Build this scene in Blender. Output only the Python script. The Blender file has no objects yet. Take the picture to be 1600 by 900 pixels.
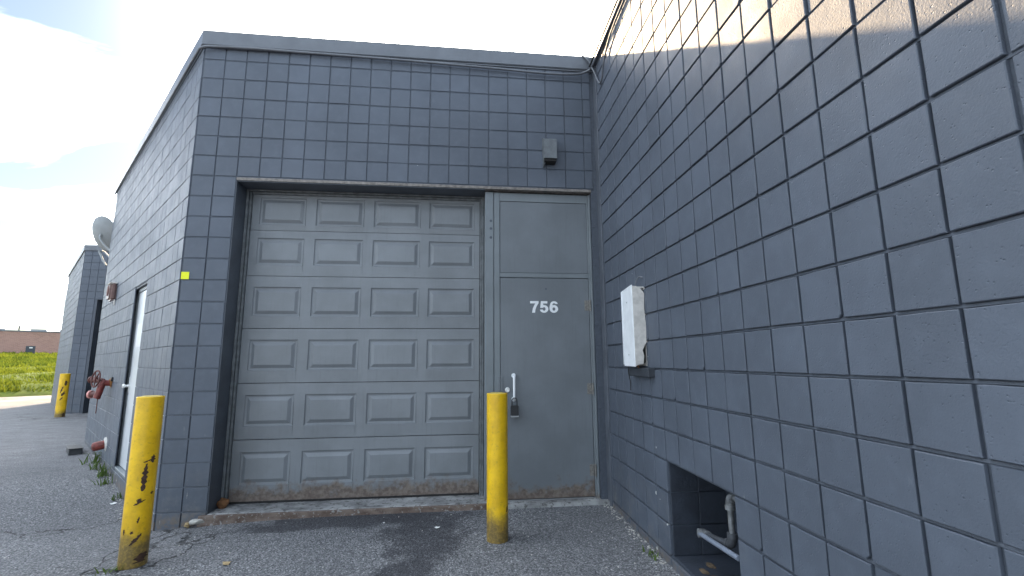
import bpy, bmesh, math, random
from mathutils import Vector, Matrix, Euler, Quaternion
random.seed(7)
R = math.radians
scene = bpy.context.scene
col = scene.collection

# ------------------------------------------------------------------ camera
YAW, PITCH, ROLL = R(6.599), R(8.963), R(-0.41)
cam_d = bpy.data.cameras.new("camera")
cam = bpy.data.objects.new("camera", cam_d); col.objects.link(cam)
cam_d.sensor_width = 36.0; cam_d.lens = 724.45 / 1600 * 36
cam_d.clip_start = 0.05; cam_d.clip_end = 2000
CAM = Vector((2.514, -4.471, 1.317))
fwd = Vector((math.sin(YAW) * math.cos(PITCH), math.cos(YAW) * math.cos(PITCH), math.sin(PITCH)))
rgt = Vector((math.cos(YAW), -math.sin(YAW), 0)); upv = rgt.cross(fwd)
r2 = math.cos(ROLL) * rgt + math.sin(ROLL) * upv
u2 = -math.sin(ROLL) * rgt + math.cos(ROLL) * upv
M = Matrix((r2, u2, -fwd)).transposed().to_4x4(); M.translation = CAM
cam.matrix_world = M
scene.camera = cam

# ------------------------------------------------------------------ sun, sky, exposure
SUN_AZ, SUN_EL = R(15.0), R(33.2)            # azimuth measured from +Y towards -X
SUNV = Vector((-math.sin(SUN_AZ) * math.cos(SUN_EL), math.cos(SUN_AZ) * math.cos(SUN_EL), math.sin(SUN_EL)))
SUN_STRENGTH = 3.6
SKY_STRENGTH = 0.06
CLOUD_BASE, CLOUD_GLOW = 2.7, 7.0
scene.view_settings.view_transform = 'Standard'
scene.view_settings.look = 'None'
scene.view_settings.gamma = 1.0
scene.view_settings.use_curve_mapping = False
scene.view_settings.exposure = 1.62

sun_d = bpy.data.lights.new("sun", 'SUN'); sun_d.energy = SUN_STRENGTH; sun_d.angle = R(0.6)
sun_d.color = (1.0, 0.72, 0.43)
sun = bpy.data.objects.new("sun", sun_d); col.objects.link(sun)
sun.rotation_euler = (-SUNV).to_track_quat('-Z', 'Y').to_euler()
sun.location = (0, 0, 30)

world = bpy.data.worlds.new("World"); scene.world = world; world.use_nodes = True
wt = world.node_tree; wt.nodes.clear()
def wn(t, **k):
    n = wt.nodes.new(t)
    for a, v in k.items(): setattr(n, a, v)
    return n
wl = wt.links.new
sky = wn('ShaderNodeTexSky', sky_type='NISHITA', sun_disc=False, sun_elevation=SUN_EL, sun_rotation=-SUN_AZ,
         air_density=1.0, dust_density=0.5, ozone_density=1.2)
geo = wn('ShaderNodeTexCoord')
sep = wn('ShaderNodeSeparateXYZ'); wl(geo.outputs['Generated'], sep.inputs[0])
def wmath(op, a, b=None, c=None, clamp=False):
    n = wn('ShaderNodeMath', operation=op, use_clamp=clamp)
    for i, v in enumerate((a, b, c)):
        if v is None: continue
        if isinstance(v, (int, float)): n.inputs[i].default_value = v
        else: wl(v, n.inputs[i])
    return n.outputs[0]
zz = wmath('ADD', wmath('MAXIMUM', sep.outputs[2], 0.0), 0.12)
comb = wn('ShaderNodeCombineXYZ')
wl(wmath('DIVIDE', sep.outputs[0], zz), comb.inputs[0]); wl(wmath('DIVIDE', sep.outputs[1], zz), comb.inputs[1])
mp = wn('ShaderNodeMapping'); wl(comb.outputs[0], mp.inputs[0])
mp.inputs['Rotation'].default_value = (0, 0, R(38)); mp.inputs['Scale'].default_value = (0.55, 1.35, 1.0)
mp.inputs['Location'].default_value = (2.5, 6.2, 0)
nz = wn('ShaderNodeTexNoise'); nz.inputs['Scale'].default_value = 1.15; nz.inputs['Detail'].default_value = 9
nz.inputs['Roughness'].default_value = 0.56; nz.inputs['Distortion'].default_value = 0.35
wl(mp.outputs[0], nz.inputs['Vector'])
mr = wn('ShaderNodeMapRange', interpolation_type='SMOOTHSTEP')
mr.inputs['From Min'].default_value = 0.46; mr.inputs['From Max'].default_value = 0.66
wl(nz.outputs[0], mr.inputs['Value'])
dot = wn('ShaderNodeVectorMath', operation='DOT_PRODUCT'); wl(geo.outputs['Generated'], dot.inputs[0])
dot.inputs[1].default_value = SUNV
dc = wmath('MAXIMUM', dot.outputs['Value'], 0.0)
glow = wmath('POWER', dc, 4.0)
core = wmath('POWER', dc, 60.0)
cstr = wmath('ADD', wmath('ADD', wmath('MULTIPLY', glow, CLOUD_GLOW), CLOUD_BASE), wmath('MULTIPLY', core, 0.5))
cmix = wn('ShaderNodeMix', data_type='RGBA')
cmix.inputs['A'].default_value = (0.80, 0.90, 1.0, 1); cmix.inputs['B'].default_value = (1.0, 0.95, 0.88, 1)
wl(glow, cmix.inputs['Factor'])
bg1 = wn('ShaderNodeBackground'); wl(sky.outputs[0], bg1.inputs[0]); bg1.inputs[1].default_value = SKY_STRENGTH
bg2 = wn('ShaderNodeBackground'); wl(cmix.outputs['Result'], bg2.inputs[0]); wl(cstr, bg2.inputs[1])
ms = wn('ShaderNodeMixShader')
fac = wmath('MAXIMUM', mr.outputs[0], wmath('MULTIPLY', wmath('POWER', dc, 90.0), 0.9), clamp=True)
wl(wmath('MULTIPLY', fac, 0.94), ms.inputs[0]); wl(bg1.outputs[0], ms.inputs[1]); wl(bg2.outputs[0], ms.inputs[2])
wo = wn('ShaderNodeOutputWorld'); wl(ms.outputs[0], wo.inputs[0])

# ------------------------------------------------------------------ material helpers
class Mat:
    def __init__(s, name, rough=0.6, spec=0.5, metal=0.0):
        s.m = bpy.data.materials.new(name); s.m.use_nodes = True
        s.t = s.m.node_tree; s.b = s.t.nodes['Principled BSDF']
        s.b.inputs['Roughness'].default_value = rough; s.b.inputs['Metallic'].default_value = metal
        s.b.inputs['Specular IOR Level'].default_value = spec
        s.g = s.n('ShaderNodeNewGeometry'); s.pos = s.g.outputs['Position']
    def n(s, t, **k):
        x = s.t.nodes.new(t)
        for a, v in k.items(): setattr(x, a, v)
        return x
    def l(s, a, b): s.t.links.new(a, b)
    def put(s, sock, v):
        if isinstance(v, (int, float)): sock.default_value = v
        elif isinstance(v, (tuple, list)): sock.default_value = v if len(v) == 4 or sock.type == 'VECTOR' else (*v, 1)
        else: s.l(v, sock)
    def math(s, op, a, b=None, clamp=False):
        x = s.n('ShaderNodeMath', operation=op, use_clamp=clamp); s.put(x.inputs[0], a)
        if b is not None: s.put(x.inputs[1], b)
        return x.outputs[0]
    def noise(s, scale, detail=4, rough=0.55, vec=None, dist=0.0, dims=None):
        x = s.n('ShaderNodeTexNoise'); x.inputs['Scale'].default_value = scale; x.inputs['Detail'].default_value = detail
        x.inputs['Roughness'].default_value = rough; x.inputs['Distortion'].default_value = dist
        s.l(vec or s.pos, x.inputs['Vector']); return x.outputs[0]
    def voro(s, scale, vec=None, out='Distance', feature='F1', rnd=1.0):
        x = s.n('ShaderNodeTexVoronoi', feature=feature); x.inputs['Scale'].default_value = scale
        x.inputs['Randomness'].default_value = rnd
        s.l(vec or s.pos, x.inputs['Vector']); return x.outputs[out]
    def scaled(s, sx, sy, sz):
        x = s.n('ShaderNodeVectorMath', operation='MULTIPLY'); s.l(s.pos, x.inputs[0]); x.inputs[1].default_value = (sx, sy, sz)
        return x.outputs[0]
    def xyz(s):
        x = s.n('ShaderNodeSeparateXYZ'); s.l(s.pos, x.inputs[0]); return x.outputs
    def ramp(s, v, a, b, lo=0.0, hi=1.0, smooth=True):
        x = s.n('ShaderNodeMapRange', interpolation_type='SMOOTHSTEP' if smooth else 'LINEAR')
        s.put(x.inputs['Value'], v)
        for k, q in (('From Min', a), ('From Max', b), ('To Min', lo), ('To Max', hi)): x.inputs[k].default_value = q
        return x.outputs[0]
    def mix(s, f, a, b, blend='MIX'):
        x = s.n('ShaderNodeMix', data_type='RGBA', blend_type=blend)
        s.put(x.inputs['Factor'], f); s.put(x.inputs['A'], a); s.put(x.inputs['B'], b); return x.outputs['Result']
    def base(s, c): s.put(s.b.inputs['Base Color'], c); return s
    def rough(s, v): s.put(s.b.inputs['Roughness'], v); return s
    def bump(s, h, dist=0.01, strength=1.0):
        x = s.n('ShaderNodeBump'); x.inputs['Distance'].default_value = dist; x.inputs['Strength'].default_value = strength
        s.l(h, x.inputs['Height'])
        prev = s.b.inputs['Normal'].links
        if prev: s.l(prev[0].from_socket, x.inputs['Normal'])
        s.l(x.outputs[0], s.b.inputs['Normal']); return s
    def objrand(s):
        x = s.n('ShaderNodeObjectInfo'); return x.outputs['Random']

def simple(name, c, rough=0.6, spec=0.5, metal=0.0, var=0.25, scale=9.0, bump=0.0015, bscale=120):
    m = Mat(name, rough, spec, metal)
    v = m.noise(scale, 5)
    dark = tuple(x * (1 - var) for x in c)
    m.base(m.mix(m.ramp(v, 0.3, 0.7), dark, c))
    m.bump(m.noise(bscale, 3), bump)
    return m.m

def paint_blocks(name, c, speck=True):
    m = Mat(name, 0.5, 0.5)
    big = m.noise(1.3, 5, 0.6); mid = m.noise(14, 4)
    dark = tuple(x * 0.82 for x in c); lite = tuple(x * 1.13 for x in c)
    cc = m.mix(m.ramp(big, 0.3, 0.72), dark, lite)
    cc = m.mix(m.math('MULTIPLY', m.ramp(m.objrand(), 0, 1), 0.5), cc, tuple(x * 0.82 for x in c))
    cc = m.mix(m.math('MULTIPLY', m.ramp(mid, 0.45, 0.8), 0.35), cc, tuple(x * 1.25 for x in c))
    x, y, z = m.xyz()
    # dust and splash dirt low on the wall, in broken patches
    low = m.ramp(z, 0.0, 0.55, 1.0, 0.0)
    dn = m.ramp(m.noise(7, 6, 0.65), 0.45, 0.75)
    cc = m.mix(m.math('MULTIPLY', m.math('MULTIPLY', low, dn), 0.5), cc, (0.20, 0.18, 0.155))
    edge = m.ramp(z, -0.02, 0.10, 1.0, 0.0)
    cc = m.mix(m.math('MULTIPLY', m.math('MULTIPLY', edge, m.ramp(m.noise(22, 5), 0.35, 0.65)), 0.7), cc, (0.17, 0.125, 0.085))
    if speck:
        # sparse white chips where the paint is knocked off
        v = m.n('ShaderNodeTexVoronoi', feature='F1'); v.inputs['Scale'].default_value = 11
        m.l(m.pos, v.inputs['Vector'])
        cs = m.n('ShaderNodeSeparateColor'); m.l(v.outputs['Color'], cs.inputs[0])
        rad = m.ramp(cs.outputs[0], 0.93, 1.0, 0.0, 0.16, smooth=False)
        d2 = m.math('ADD', v.outputs['Distance'], m.math('MULTIPLY', m.math('SUBTRACT', m.noise(60, 3), 0.5), 0.10))
        hit = m.math('LESS_THAN', d2, m.math('MULTIPLY', rad, m.ramp(z, 0.2, 2.6, 1.0, 0.35)))
        cc = m.mix(hit, cc, (0.52, 0.52, 0.50))
        # thin vertical scrape marks low in the corner
        sv = m.scaled(9, 9, 1.2)
        sc = m.ramp(m.noise(4.0, 3, 0.5, vec=sv), 0.70, 0.74)
        sm = m.math('MULTIPLY', m.math('MULTIPLY', sc, m.ramp(z, 0.15, 1.1, 0.6, 0.0)), m.ramp(m.noise(38, 3), 0.45, 0.6))
        cc = m.mix(sm, cc, (0.42, 0.42, 0.40))
    m.base(cc)
    m.rough(m.ramp(m.noise(5, 4), 0.3, 0.7, 0.52, 0.62))
    pits = m.ramp(m.voro(75), 0.0, 0.30, 0.0, 1.0)
    keep = m.ramp(m.noise(34, 2), 0.47, 0.58)
    pit = m.math('MULTIPLY', m.math('SUBTRACT', 1.0, pits), keep)
    h = m.math('SUBTRACT', m.math('ADD', m.math('MULTIPLY', m.noise(130, 4, 0.6), 0.6), m.math('MULTIPLY', m.noise(28, 3), 0.22)), m.math('MULTIPLY', pit, 0.9))
    m.bump(h, 0.0028, 0.8)
    return m.m

PAINT = (0.087, 0.103, 0.132)
M_BLOCK = paint_blocks("painted_block", PAINT)
M_JOINT = simple("painted_mortar", tuple(x * 0.8 for x in PAINT), 0.6, var=0.2, scale=30, bump=0.003, bscale=70)
M_FLASH = simple("painted_flashing", (0.125, 0.137, 0.158), 0.42, var=0.2, scale=4, bump=0.002, bscale=6)
M_STRIP = simple("painted_strip", (0.105, 0.118, 0.142), 0.5, var=0.25, scale=6, bump=0.003, bscale=30)
M_CABLE = simple("painted_cable", (0.13, 0.14, 0.16), 0.5, var=0.2)
M_BLACK = simple("black_cable", (0.02, 0.02, 0.022), 0.5, var=0.3)
M_RAW = simple("raw_lintel_edge", (0.27, 0.245, 0.225), 0.8, var=0.45, scale=22, bump=0.004, bscale=60)

def door_paint(name, c, rust_z, rust_h, grain=True):
    m = Mat(name, 0.45, 0.5)
    v = m.noise(2.2, 5, 0.6)
    cc = m.mix(m.ramp(v, 0.3, 0.7), tuple(x * 0.88 for x in c), tuple(x * 1.08 for x in c))
    st = m.noise(5, 4, 0.6, vec=m.scaled(9, 9, 0.5))
    cc = m.mix(m.math('MULTIPLY', m.ramp(st, 0.52, 0.75), 0.28), cc, tuple(x * 0.72 for x in c))
    x, y, z = m.xyz()
    n = m.noise(9, 6, 0.65)
    lim = m.math('ADD', rust_z + rust_h * 0.15, m.math('MULTIPLY', m.math('SUBTRACT', n, 0.36), rust_h * 3.6))
    f = m.ramp(m.math('SUBTRACT', z, lim), -0.05, 0.06, 1.0, 0.0)
    rc = m.mix(m.ramp(m.noise(30, 5), 0.35, 0.7), (0.10, 0.065, 0.045), (0.19, 0.15, 0.12))
    cc = m.mix(m.math('MULTIPLY', f, 0.85), cc, rc)
    m.base(cc)
    m.rough(m.math('ADD', m.math('MULTIPLY', f, 0.3), 0.42))
    if grain: m.bump(m.noise(14, 5, 0.6, vec=m.scaled(1.2, 1, 16)), 0.0012, 0.8)
    m.bump(m.noise(160, 2), 0.0006, 0.7)
    m.bump(m.noise(1.6, 2), 0.012, 0.5)
    return m.m
M_GARAGE = door_paint("garage_door_paint", (0.185, 0.200, 0.216), 0.10, 0.11)
M_STEEL = door_paint("steel_door_paint", (0.150, 0.166, 0.182), 0.05, 0.14, grain=False)
M_FRAME = door_paint("door_frame_paint", (0.175, 0.197, 0.212), 0.02, 0.05, grain=False)
M_JAMB = simple("jamb_paint", (0.085, 0.098, 0.118), 0.5, var=0.25, scale=6, bump=0.002)
M_SEAL = simple("weather_seal", (0.16, 0.175, 0.185), 0.55, var=0.4, scale=18, bump=0.003, bscale=40)
M_HINGE = simple("painted_hinge", (0.24, 0.225, 0.205), 0.5, var=0.45, scale=45)
M_DIGIT = simple("white_vinyl", (0.82, 0.83, 0.84), 0.4, var=0.03)
M_CHROME = simple("worn_chrome", (0.82, 0.82, 0.80), 0.28, metal=0.35, var=0.1)
M_LOCK = simple("black_lock", (0.018, 0.019, 0.022), 0.35, var=0.3)
M_LOCKTRIM = simple("steel_lock_trim", (0.42, 0.43, 0.44), 0.35, metal=0.7, var=0.2)
M_WHITE = simple("white_sheet_metal", (0.80, 0.82, 0.84), 0.4, var=0.10, scale=14)
M_WHITE_IN = simple("aged_white_plastic", (0.66, 0.63, 0.59), 0.6, var=0.22, scale=24, bump=0.002, bscale=60)
M_DARKBOX = simple("dark_bracket_paint", (0.045, 0.052, 0.065), 0.55, var=0.3)
M_FIX = simple("fixture_paint", (0.145, 0.160, 0.172), 0.5, var=0.25, scale=20)
M_HOLLOW = simple("fixture_inside", (0.015, 0.014, 0.014), 0.8, var=0.3)
M_STICK = simple("yellow_sticker", (0.83, 0.86, 0.0), 0.5, var=0.1, scale=60)
M_NICHE = simple("niche_shade_paint", (0.035, 0.043, 0.06), 0.6, var=0.35, scale=8, bump=0.003, bscale=60)  # wall paint darkened to put the niche's shade into its colour
M_PIPE = simple("galvanised_pipe", (0.30, 0.31, 0.32), 0.45, metal=0.5, var=0.45, scale=26)
M_PIPED = simple("dull_dark_pipe", (0.07, 0.075, 0.085), 0.5, var=0.4, scale=26)
M_PIPEL = simple("pale_conduit", (0.22, 0.25, 0.31), 0.45, var=0.25, scale=22)
M_RED = simple("weathered_red_paint", (0.24, 0.045, 0.035), 0.5, var=0.5, scale=28, bump=0.002, bscale=60)
M_REDD = simple("rusty_red_iron", (0.13, 0.035, 0.028), 0.6, var=0.5, scale=35, bump=0.003, bscale=60)
M_ORANGE = simple("rusted_flange", (0.34, 0.14, 0.035), 0.7, var=0.55, scale=30, bump=0.003, bscale=60)
M_PINK = simple("faded_pink_cap", (0.62, 0.27, 0.24), 0.5, var=0.25, scale=40)
M_DISH = simple("dish_enamel", (0.27, 0.29, 0.30), 0.5, var=0.12)
M_SIREN = simple("brown_siren_plastic", (0.20, 0.115, 0.10), 0.4, var=0.3, scale=20)
M_PAPER = simple("white_paper", (0.78, 0.78, 0.76), 0.8, var=0.06)
M_SIDE = simple("pale_steel_door", (0.66, 0.68, 0.70), 0.3, var=0.15, scale=5)
M_DRAIN = simple("dark_metal_drain", (0.035, 0.038, 0.042), 0.5, var=0.35, scale=18)
M_BROWN = simple("rust_lump", (0.20, 0.09, 0.035), 0.85, var=0.5, scale=40, bump=0.004, bscale=70)
M_DIRT = simple("brown_dirt", (0.17, 0.12, 0.075), 0.95, var=0.6, scale=30, bump=0.005, bscale=80)
M_RUBBLE = simple("pale_rubble", (0.50, 0.48, 0.44), 0.9, var=0.35, scale=45, bump=0.004, bscale=90)
M_LEAF = simple("dry_leaf", (0.42, 0.31, 0.16), 0.8, var=0.35, scale=60)
M_ROOF = simple("roof_felt", (0.10, 0.10, 0.10), 0.9, var=0.3)
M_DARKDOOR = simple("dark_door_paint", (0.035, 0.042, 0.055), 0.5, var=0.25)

def mk_bollard():
    m = Mat("yellow_bollard_paint", 0.42, 0.5)
    x, y, z = m.xyz()
    c = m.mix(m.ramp(m.noise(7, 6, 0.65), 0.32, 0.7), (0.66, 0.385, 0.006), (0.86, 0.53, 0.007))
    c = m.mix(m.math('MULTIPLY', m.ramp(m.noise(48, 4), 0.56, 0.7), 0.35), c, (0.36, 0.22, 0.03))
    # grime climbing from the ground, ragged upper edge
    lim = m.math('ADD', 0.03, m.math('MULTIPLY', m.noise(8, 6, 0.7), 0.30))
    g = m.ramp(m.math('SUBTRACT', z, lim), -0.08, 0.07, 1.0, 0.0)
    c = m.mix(m.math('MULTIPLY', g, 0.85), c, m.mix(m.ramp(m.noise(60, 4), 0.4, 0.65), (0.06, 0.05, 0.04), (0.20, 0.14, 0.05)))
    m.base(c)
    m.bump(m.noise(70, 4), 0.0018, 0.8); m.bump(m.noise(6, 3), 0.006, 0.5)
    return m.m
M_YELLOW = mk_bollard()
M_SCAR = simple("rust_scar", (0.075, 0.038, 0.024), 0.85, var=0.45, scale=50, bump=0.003, bscale=80)
M_CAP = simple("bollard_cap", (0.62, 0.47, 0.10), 0.7, var=0.4, scale=25)

def mk_asphalt():
    m = Mat("weathered_asphalt", 0.85, 0.35)
    x, y, z = m.xyz()
    def stones(scale):
        v = m.n('ShaderNodeTexVoronoi', feature='F1'); v.inputs['Scale'].default_value = scale
        m.l(m.pos, v.inputs['Vector'])
        cs = m.n('ShaderNodeSeparateColor'); m.l(v.outputs['Color'], cs.inputs[0]); return cs.outputs, v.outputs['Distance']
    s1, d1 = stones(85); s2, d2 = stones(150)
    tone = m.n('ShaderNodeValToRGB'); m.l(s1[0], tone.inputs[0])
    e = tone.color_ramp.elements
    e[0].position = 0.0; e[0].color = (0.035, 0.036, 0.04, 1); e[1].position = 1.0; e[1].color = (0.66, 0.66, 0.66, 1)
    for p, cc in ((0.3, (0.14, 0.142, 0.15, 1)), (0.55, (0.26, 0.262, 0.27, 1)), (0.84, (0.50, 0.50, 0.505, 1))):
        q = e.new(p); q.color = cc
    tone2 = m.n('ShaderNodeValToRGB'); m.l(s2[1], tone2.inputs[0])
    e = tone2.color_ramp.elements
    e[0].color = (0.03, 0.031, 0.034, 1); e[1].color = (0.48, 0.48, 0.48, 1)
    c = m.mix(m.ramp(m.noise(40, 2), 0.4, 0.6), tone.outputs[0], tone2.outputs[0])
    c = m.mix(m.math('MULTIPLY', m.ramp(d1, 0.25, 0.6), 0.5), c, (0.05, 0.05, 0.055))
    big = m.noise(0.8, 6, 0.6)
    c = m.mix(m.math('MULTIPLY', m.ramp(big, 0.35, 0.65), 0.42), c, (0.11, 0.112, 0.12))
    # dust-covered, finer and paler surface far from the doors
    far = m.ramp(y, 1.0, 4.0)
    c = m.mix(m.math('MULTIPLY', far, 0.55), c, m.mix(m.ramp(m.noise(2.5, 6, 0.65, vec=m.scaled(1, 2.2, 1)), 0.3, 0.7), (0.16, 0.16, 0.165), (0.27, 0.27, 0.275)))
    far2 = m.ramp(m.math('SUBTRACT', m.math('MULTIPLY', y, 0.776), m.math('MULTIPLY', x, 0.63)), 16, 19)
    c = m.mix(far2, c, m.mix(m.ramp(m.noise(0.6, 5, vec=m.scaled(1, 1, 1)), 0.35, 0.65), (0.20, 0.185, 0.165), (0.30, 0.285, 0.26)))
    # damp oily stain in front of the garage door and running towards the camera
    def blob(cx, cy, rx, ry):
        a = m.math('DIVIDE', m.math('SUBTRACT', x, cx), rx); b = m.math('DIVIDE', m.math('SUBTRACT', y, cy), ry)
        d = m.math('SQRT', m.math('ADD', m.math('MULTIPLY', a, a), m.math('MULTIPLY', b, b)))
        d = m.math('ADD', d, m.math('MULTIPLY', m.math('SUBTRACT', m.noise(4.5, 8, 0.72), 0.5), 2.2))
        return m.ramp(d, 0.62, 1.12, 1.0, 0.0)
    s = blob(1.75, -0.16, 0.95, 0.22)
    for q in ((2.28, -0.62, 0.36, 0.55), (2.2, -1.3, 0.2, 0.4), (1.2, -0.28, 0.45, 0.12)):
        s = m.math('MAXIMUM', s, blob(*q))
    c = m.mix(m.math('MULTIPLY', s, 0.85), c, m.mix(1.0, c, (0.30, 0.30, 0.33), 'MULTIPLY'))
    c = m.mix(1.0, c, (0.86, 0.86, 0.87), 'MULTIPLY')
    # wandering hairline cracks
    wv = m.n('ShaderNodeVectorMath', operation='ADD'); m.l(m.pos, wv.inputs[0])
    nn = m.n('ShaderNodeTexNoise'); nn.inputs['Scale'].default_value = 1.6; nn.inputs['Detail'].default_value = 5; m.l(m.pos, nn.inputs['Vector'])
    m.l(nn.outputs['Color'], wv.inputs[1])
    ck = m.ramp(m.voro(0.42, vec=wv.outputs[0], feature='DISTANCE_TO_EDGE'), 0.0, 0.006, 1.0, 0.0)
    ck = m.math('MULTIPLY', m.math('MULTIPLY', ck, m.ramp(m.noise(0.7, 3), 0.45, 0.55)), m.ramp(x, 0.6, 1.2, 1.0, 0.0))
    c = m.mix(m.math('MULTIPLY', ck, 0.85), c, (0.012, 0.012, 0.012))
    m.base(c)
    m.rough(m.math('SUBTRACT', 0.88, m.math('MULTIPLY', s, 0.25)))
    h = m.math('ADD', m.math('MULTIPLY', m.math('SUBTRACT', 1.0, d1), 0.8), m.math('MULTIPLY', m.noise(50, 4), 0.7))
    m.bump(h, 0.006, 0.9)
    m.bump(m.math('MULTIPLY', ck, -1.0), 0.01, 0.8)
    return m.m
M_ASPHALT = mk_asphalt()

def mk_concrete():
    m = Mat("worn_concrete", 0.8, 0.4)
    c = m.mix(m.ramp(m.noise(6, 6, 0.65), 0.3, 0.7), (0.17, 0.17, 0.17), (0.40, 0.40, 0.395))
    c = m.mix(m.math('MULTIPLY', m.ramp(m.noise(18, 6, 0.7), 0.52, 0.62), 0.75), c, (0.055, 0.05, 0.045))
    m.base(c); m.bump(m.noise(45, 5, 0.65), 0.004)
    return m.m
M_CONC = mk_concrete()
def mk_rust():
    m = Mat("rusty_steel_angle", 0.75, 0.4)
    c = m.mix(m.ramp(m.noise(14, 6, 0.65, vec=m.scaled(0.5, 1, 1)), 0.3, 0.7), (0.085, 0.055, 0.042), (0.20, 0.155, 0.13))
    c = m.mix(m.ramp(m.noise(40, 4), 0.58, 0.66), c, (0.27, 0.26, 0.25))
    m.base(c); m.bump(m.noise(60, 5), 0.003)
    return m.m
M_RUST = mk_rust()

def mk_grass(name, c1, c2, trans=0.5):
    m = Mat(name, 0.9, 0.05)
    c = m.mix(m.ramp(m.noise(0.25, 6, 0.65), 0.35, 0.68), c1, c2)
    c = m.mix(m.math('MULTIPLY', m.ramp(m.noise(3.0, 4), 0.4, 0.7), 0.4), c, tuple(v * 1.5 for v in c2))
    m.base(c)
    if trans:
        tr = m.n('ShaderNodeBsdfTranslucent'); m.l(c, tr.inputs[0])
        mx = m.n('ShaderNodeMixShader'); mx.inputs[0].default_value = trans
        out = [n for n in m.t.nodes if n.type == 'OUTPUT_MATERIAL'][0]
        m.l(m.b.outputs[0], mx.inputs[1]); m.l(tr.outputs[0], mx.inputs[2]); m.l(mx.outputs[0], out.inputs[0])
    return m.m
M_FIELD = mk_grass("field_turf", (0.045, 0.062, 0.018), (0.09, 0.12, 0.02), 0)
M_BLADE = mk_grass("grass_blades", (0.055, 0.09, 0.015), (0.155, 0.175, 0.018), 0.52)
M_WEED = mk_grass("weed_leaves", (0.07, 0.11, 0.03), (0.10, 0.15, 0.04), 0.4)

def mk_brick():
    m = Mat("brown_brick", 0.9, 0.3)
    b = m.n('ShaderNodeTexBrick'); b.inputs['Scale'].default_value = 1.0
    b.inputs['Brick Width'].default_value = 0.42; b.inputs['Row Height'].default_value = 0.16; b.inputs['Mortar Size'].default_value = 0.012
    b.inputs['Color1'].default_value = (0.25, 0.13, 0.105, 1); b.inputs['Color2'].default_value = (0.33, 0.18, 0.145, 1); b.inputs['Mortar'].default_value = (0.36, 0.31, 0.27, 1)
    tc = m.n('ShaderNodeTexCoord'); mp = m.n('ShaderNodeMapping'); mp.inputs['Rotation'].default_value = (R(90), 0, 0)
    m.l(tc.outputs['Object'], mp.inputs[0]); m.l(mp.outputs[0], b.inputs['Vector'])
    c = m.mix(m.math('MULTIPLY', m.ramp(m.noise(0.3, 5), 0.35, 0.7), 0.4), b.outputs[0], (0.36, 0.22, 0.19))
    m.base(c); return m.m
M_BRICK = mk_brick()

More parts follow.
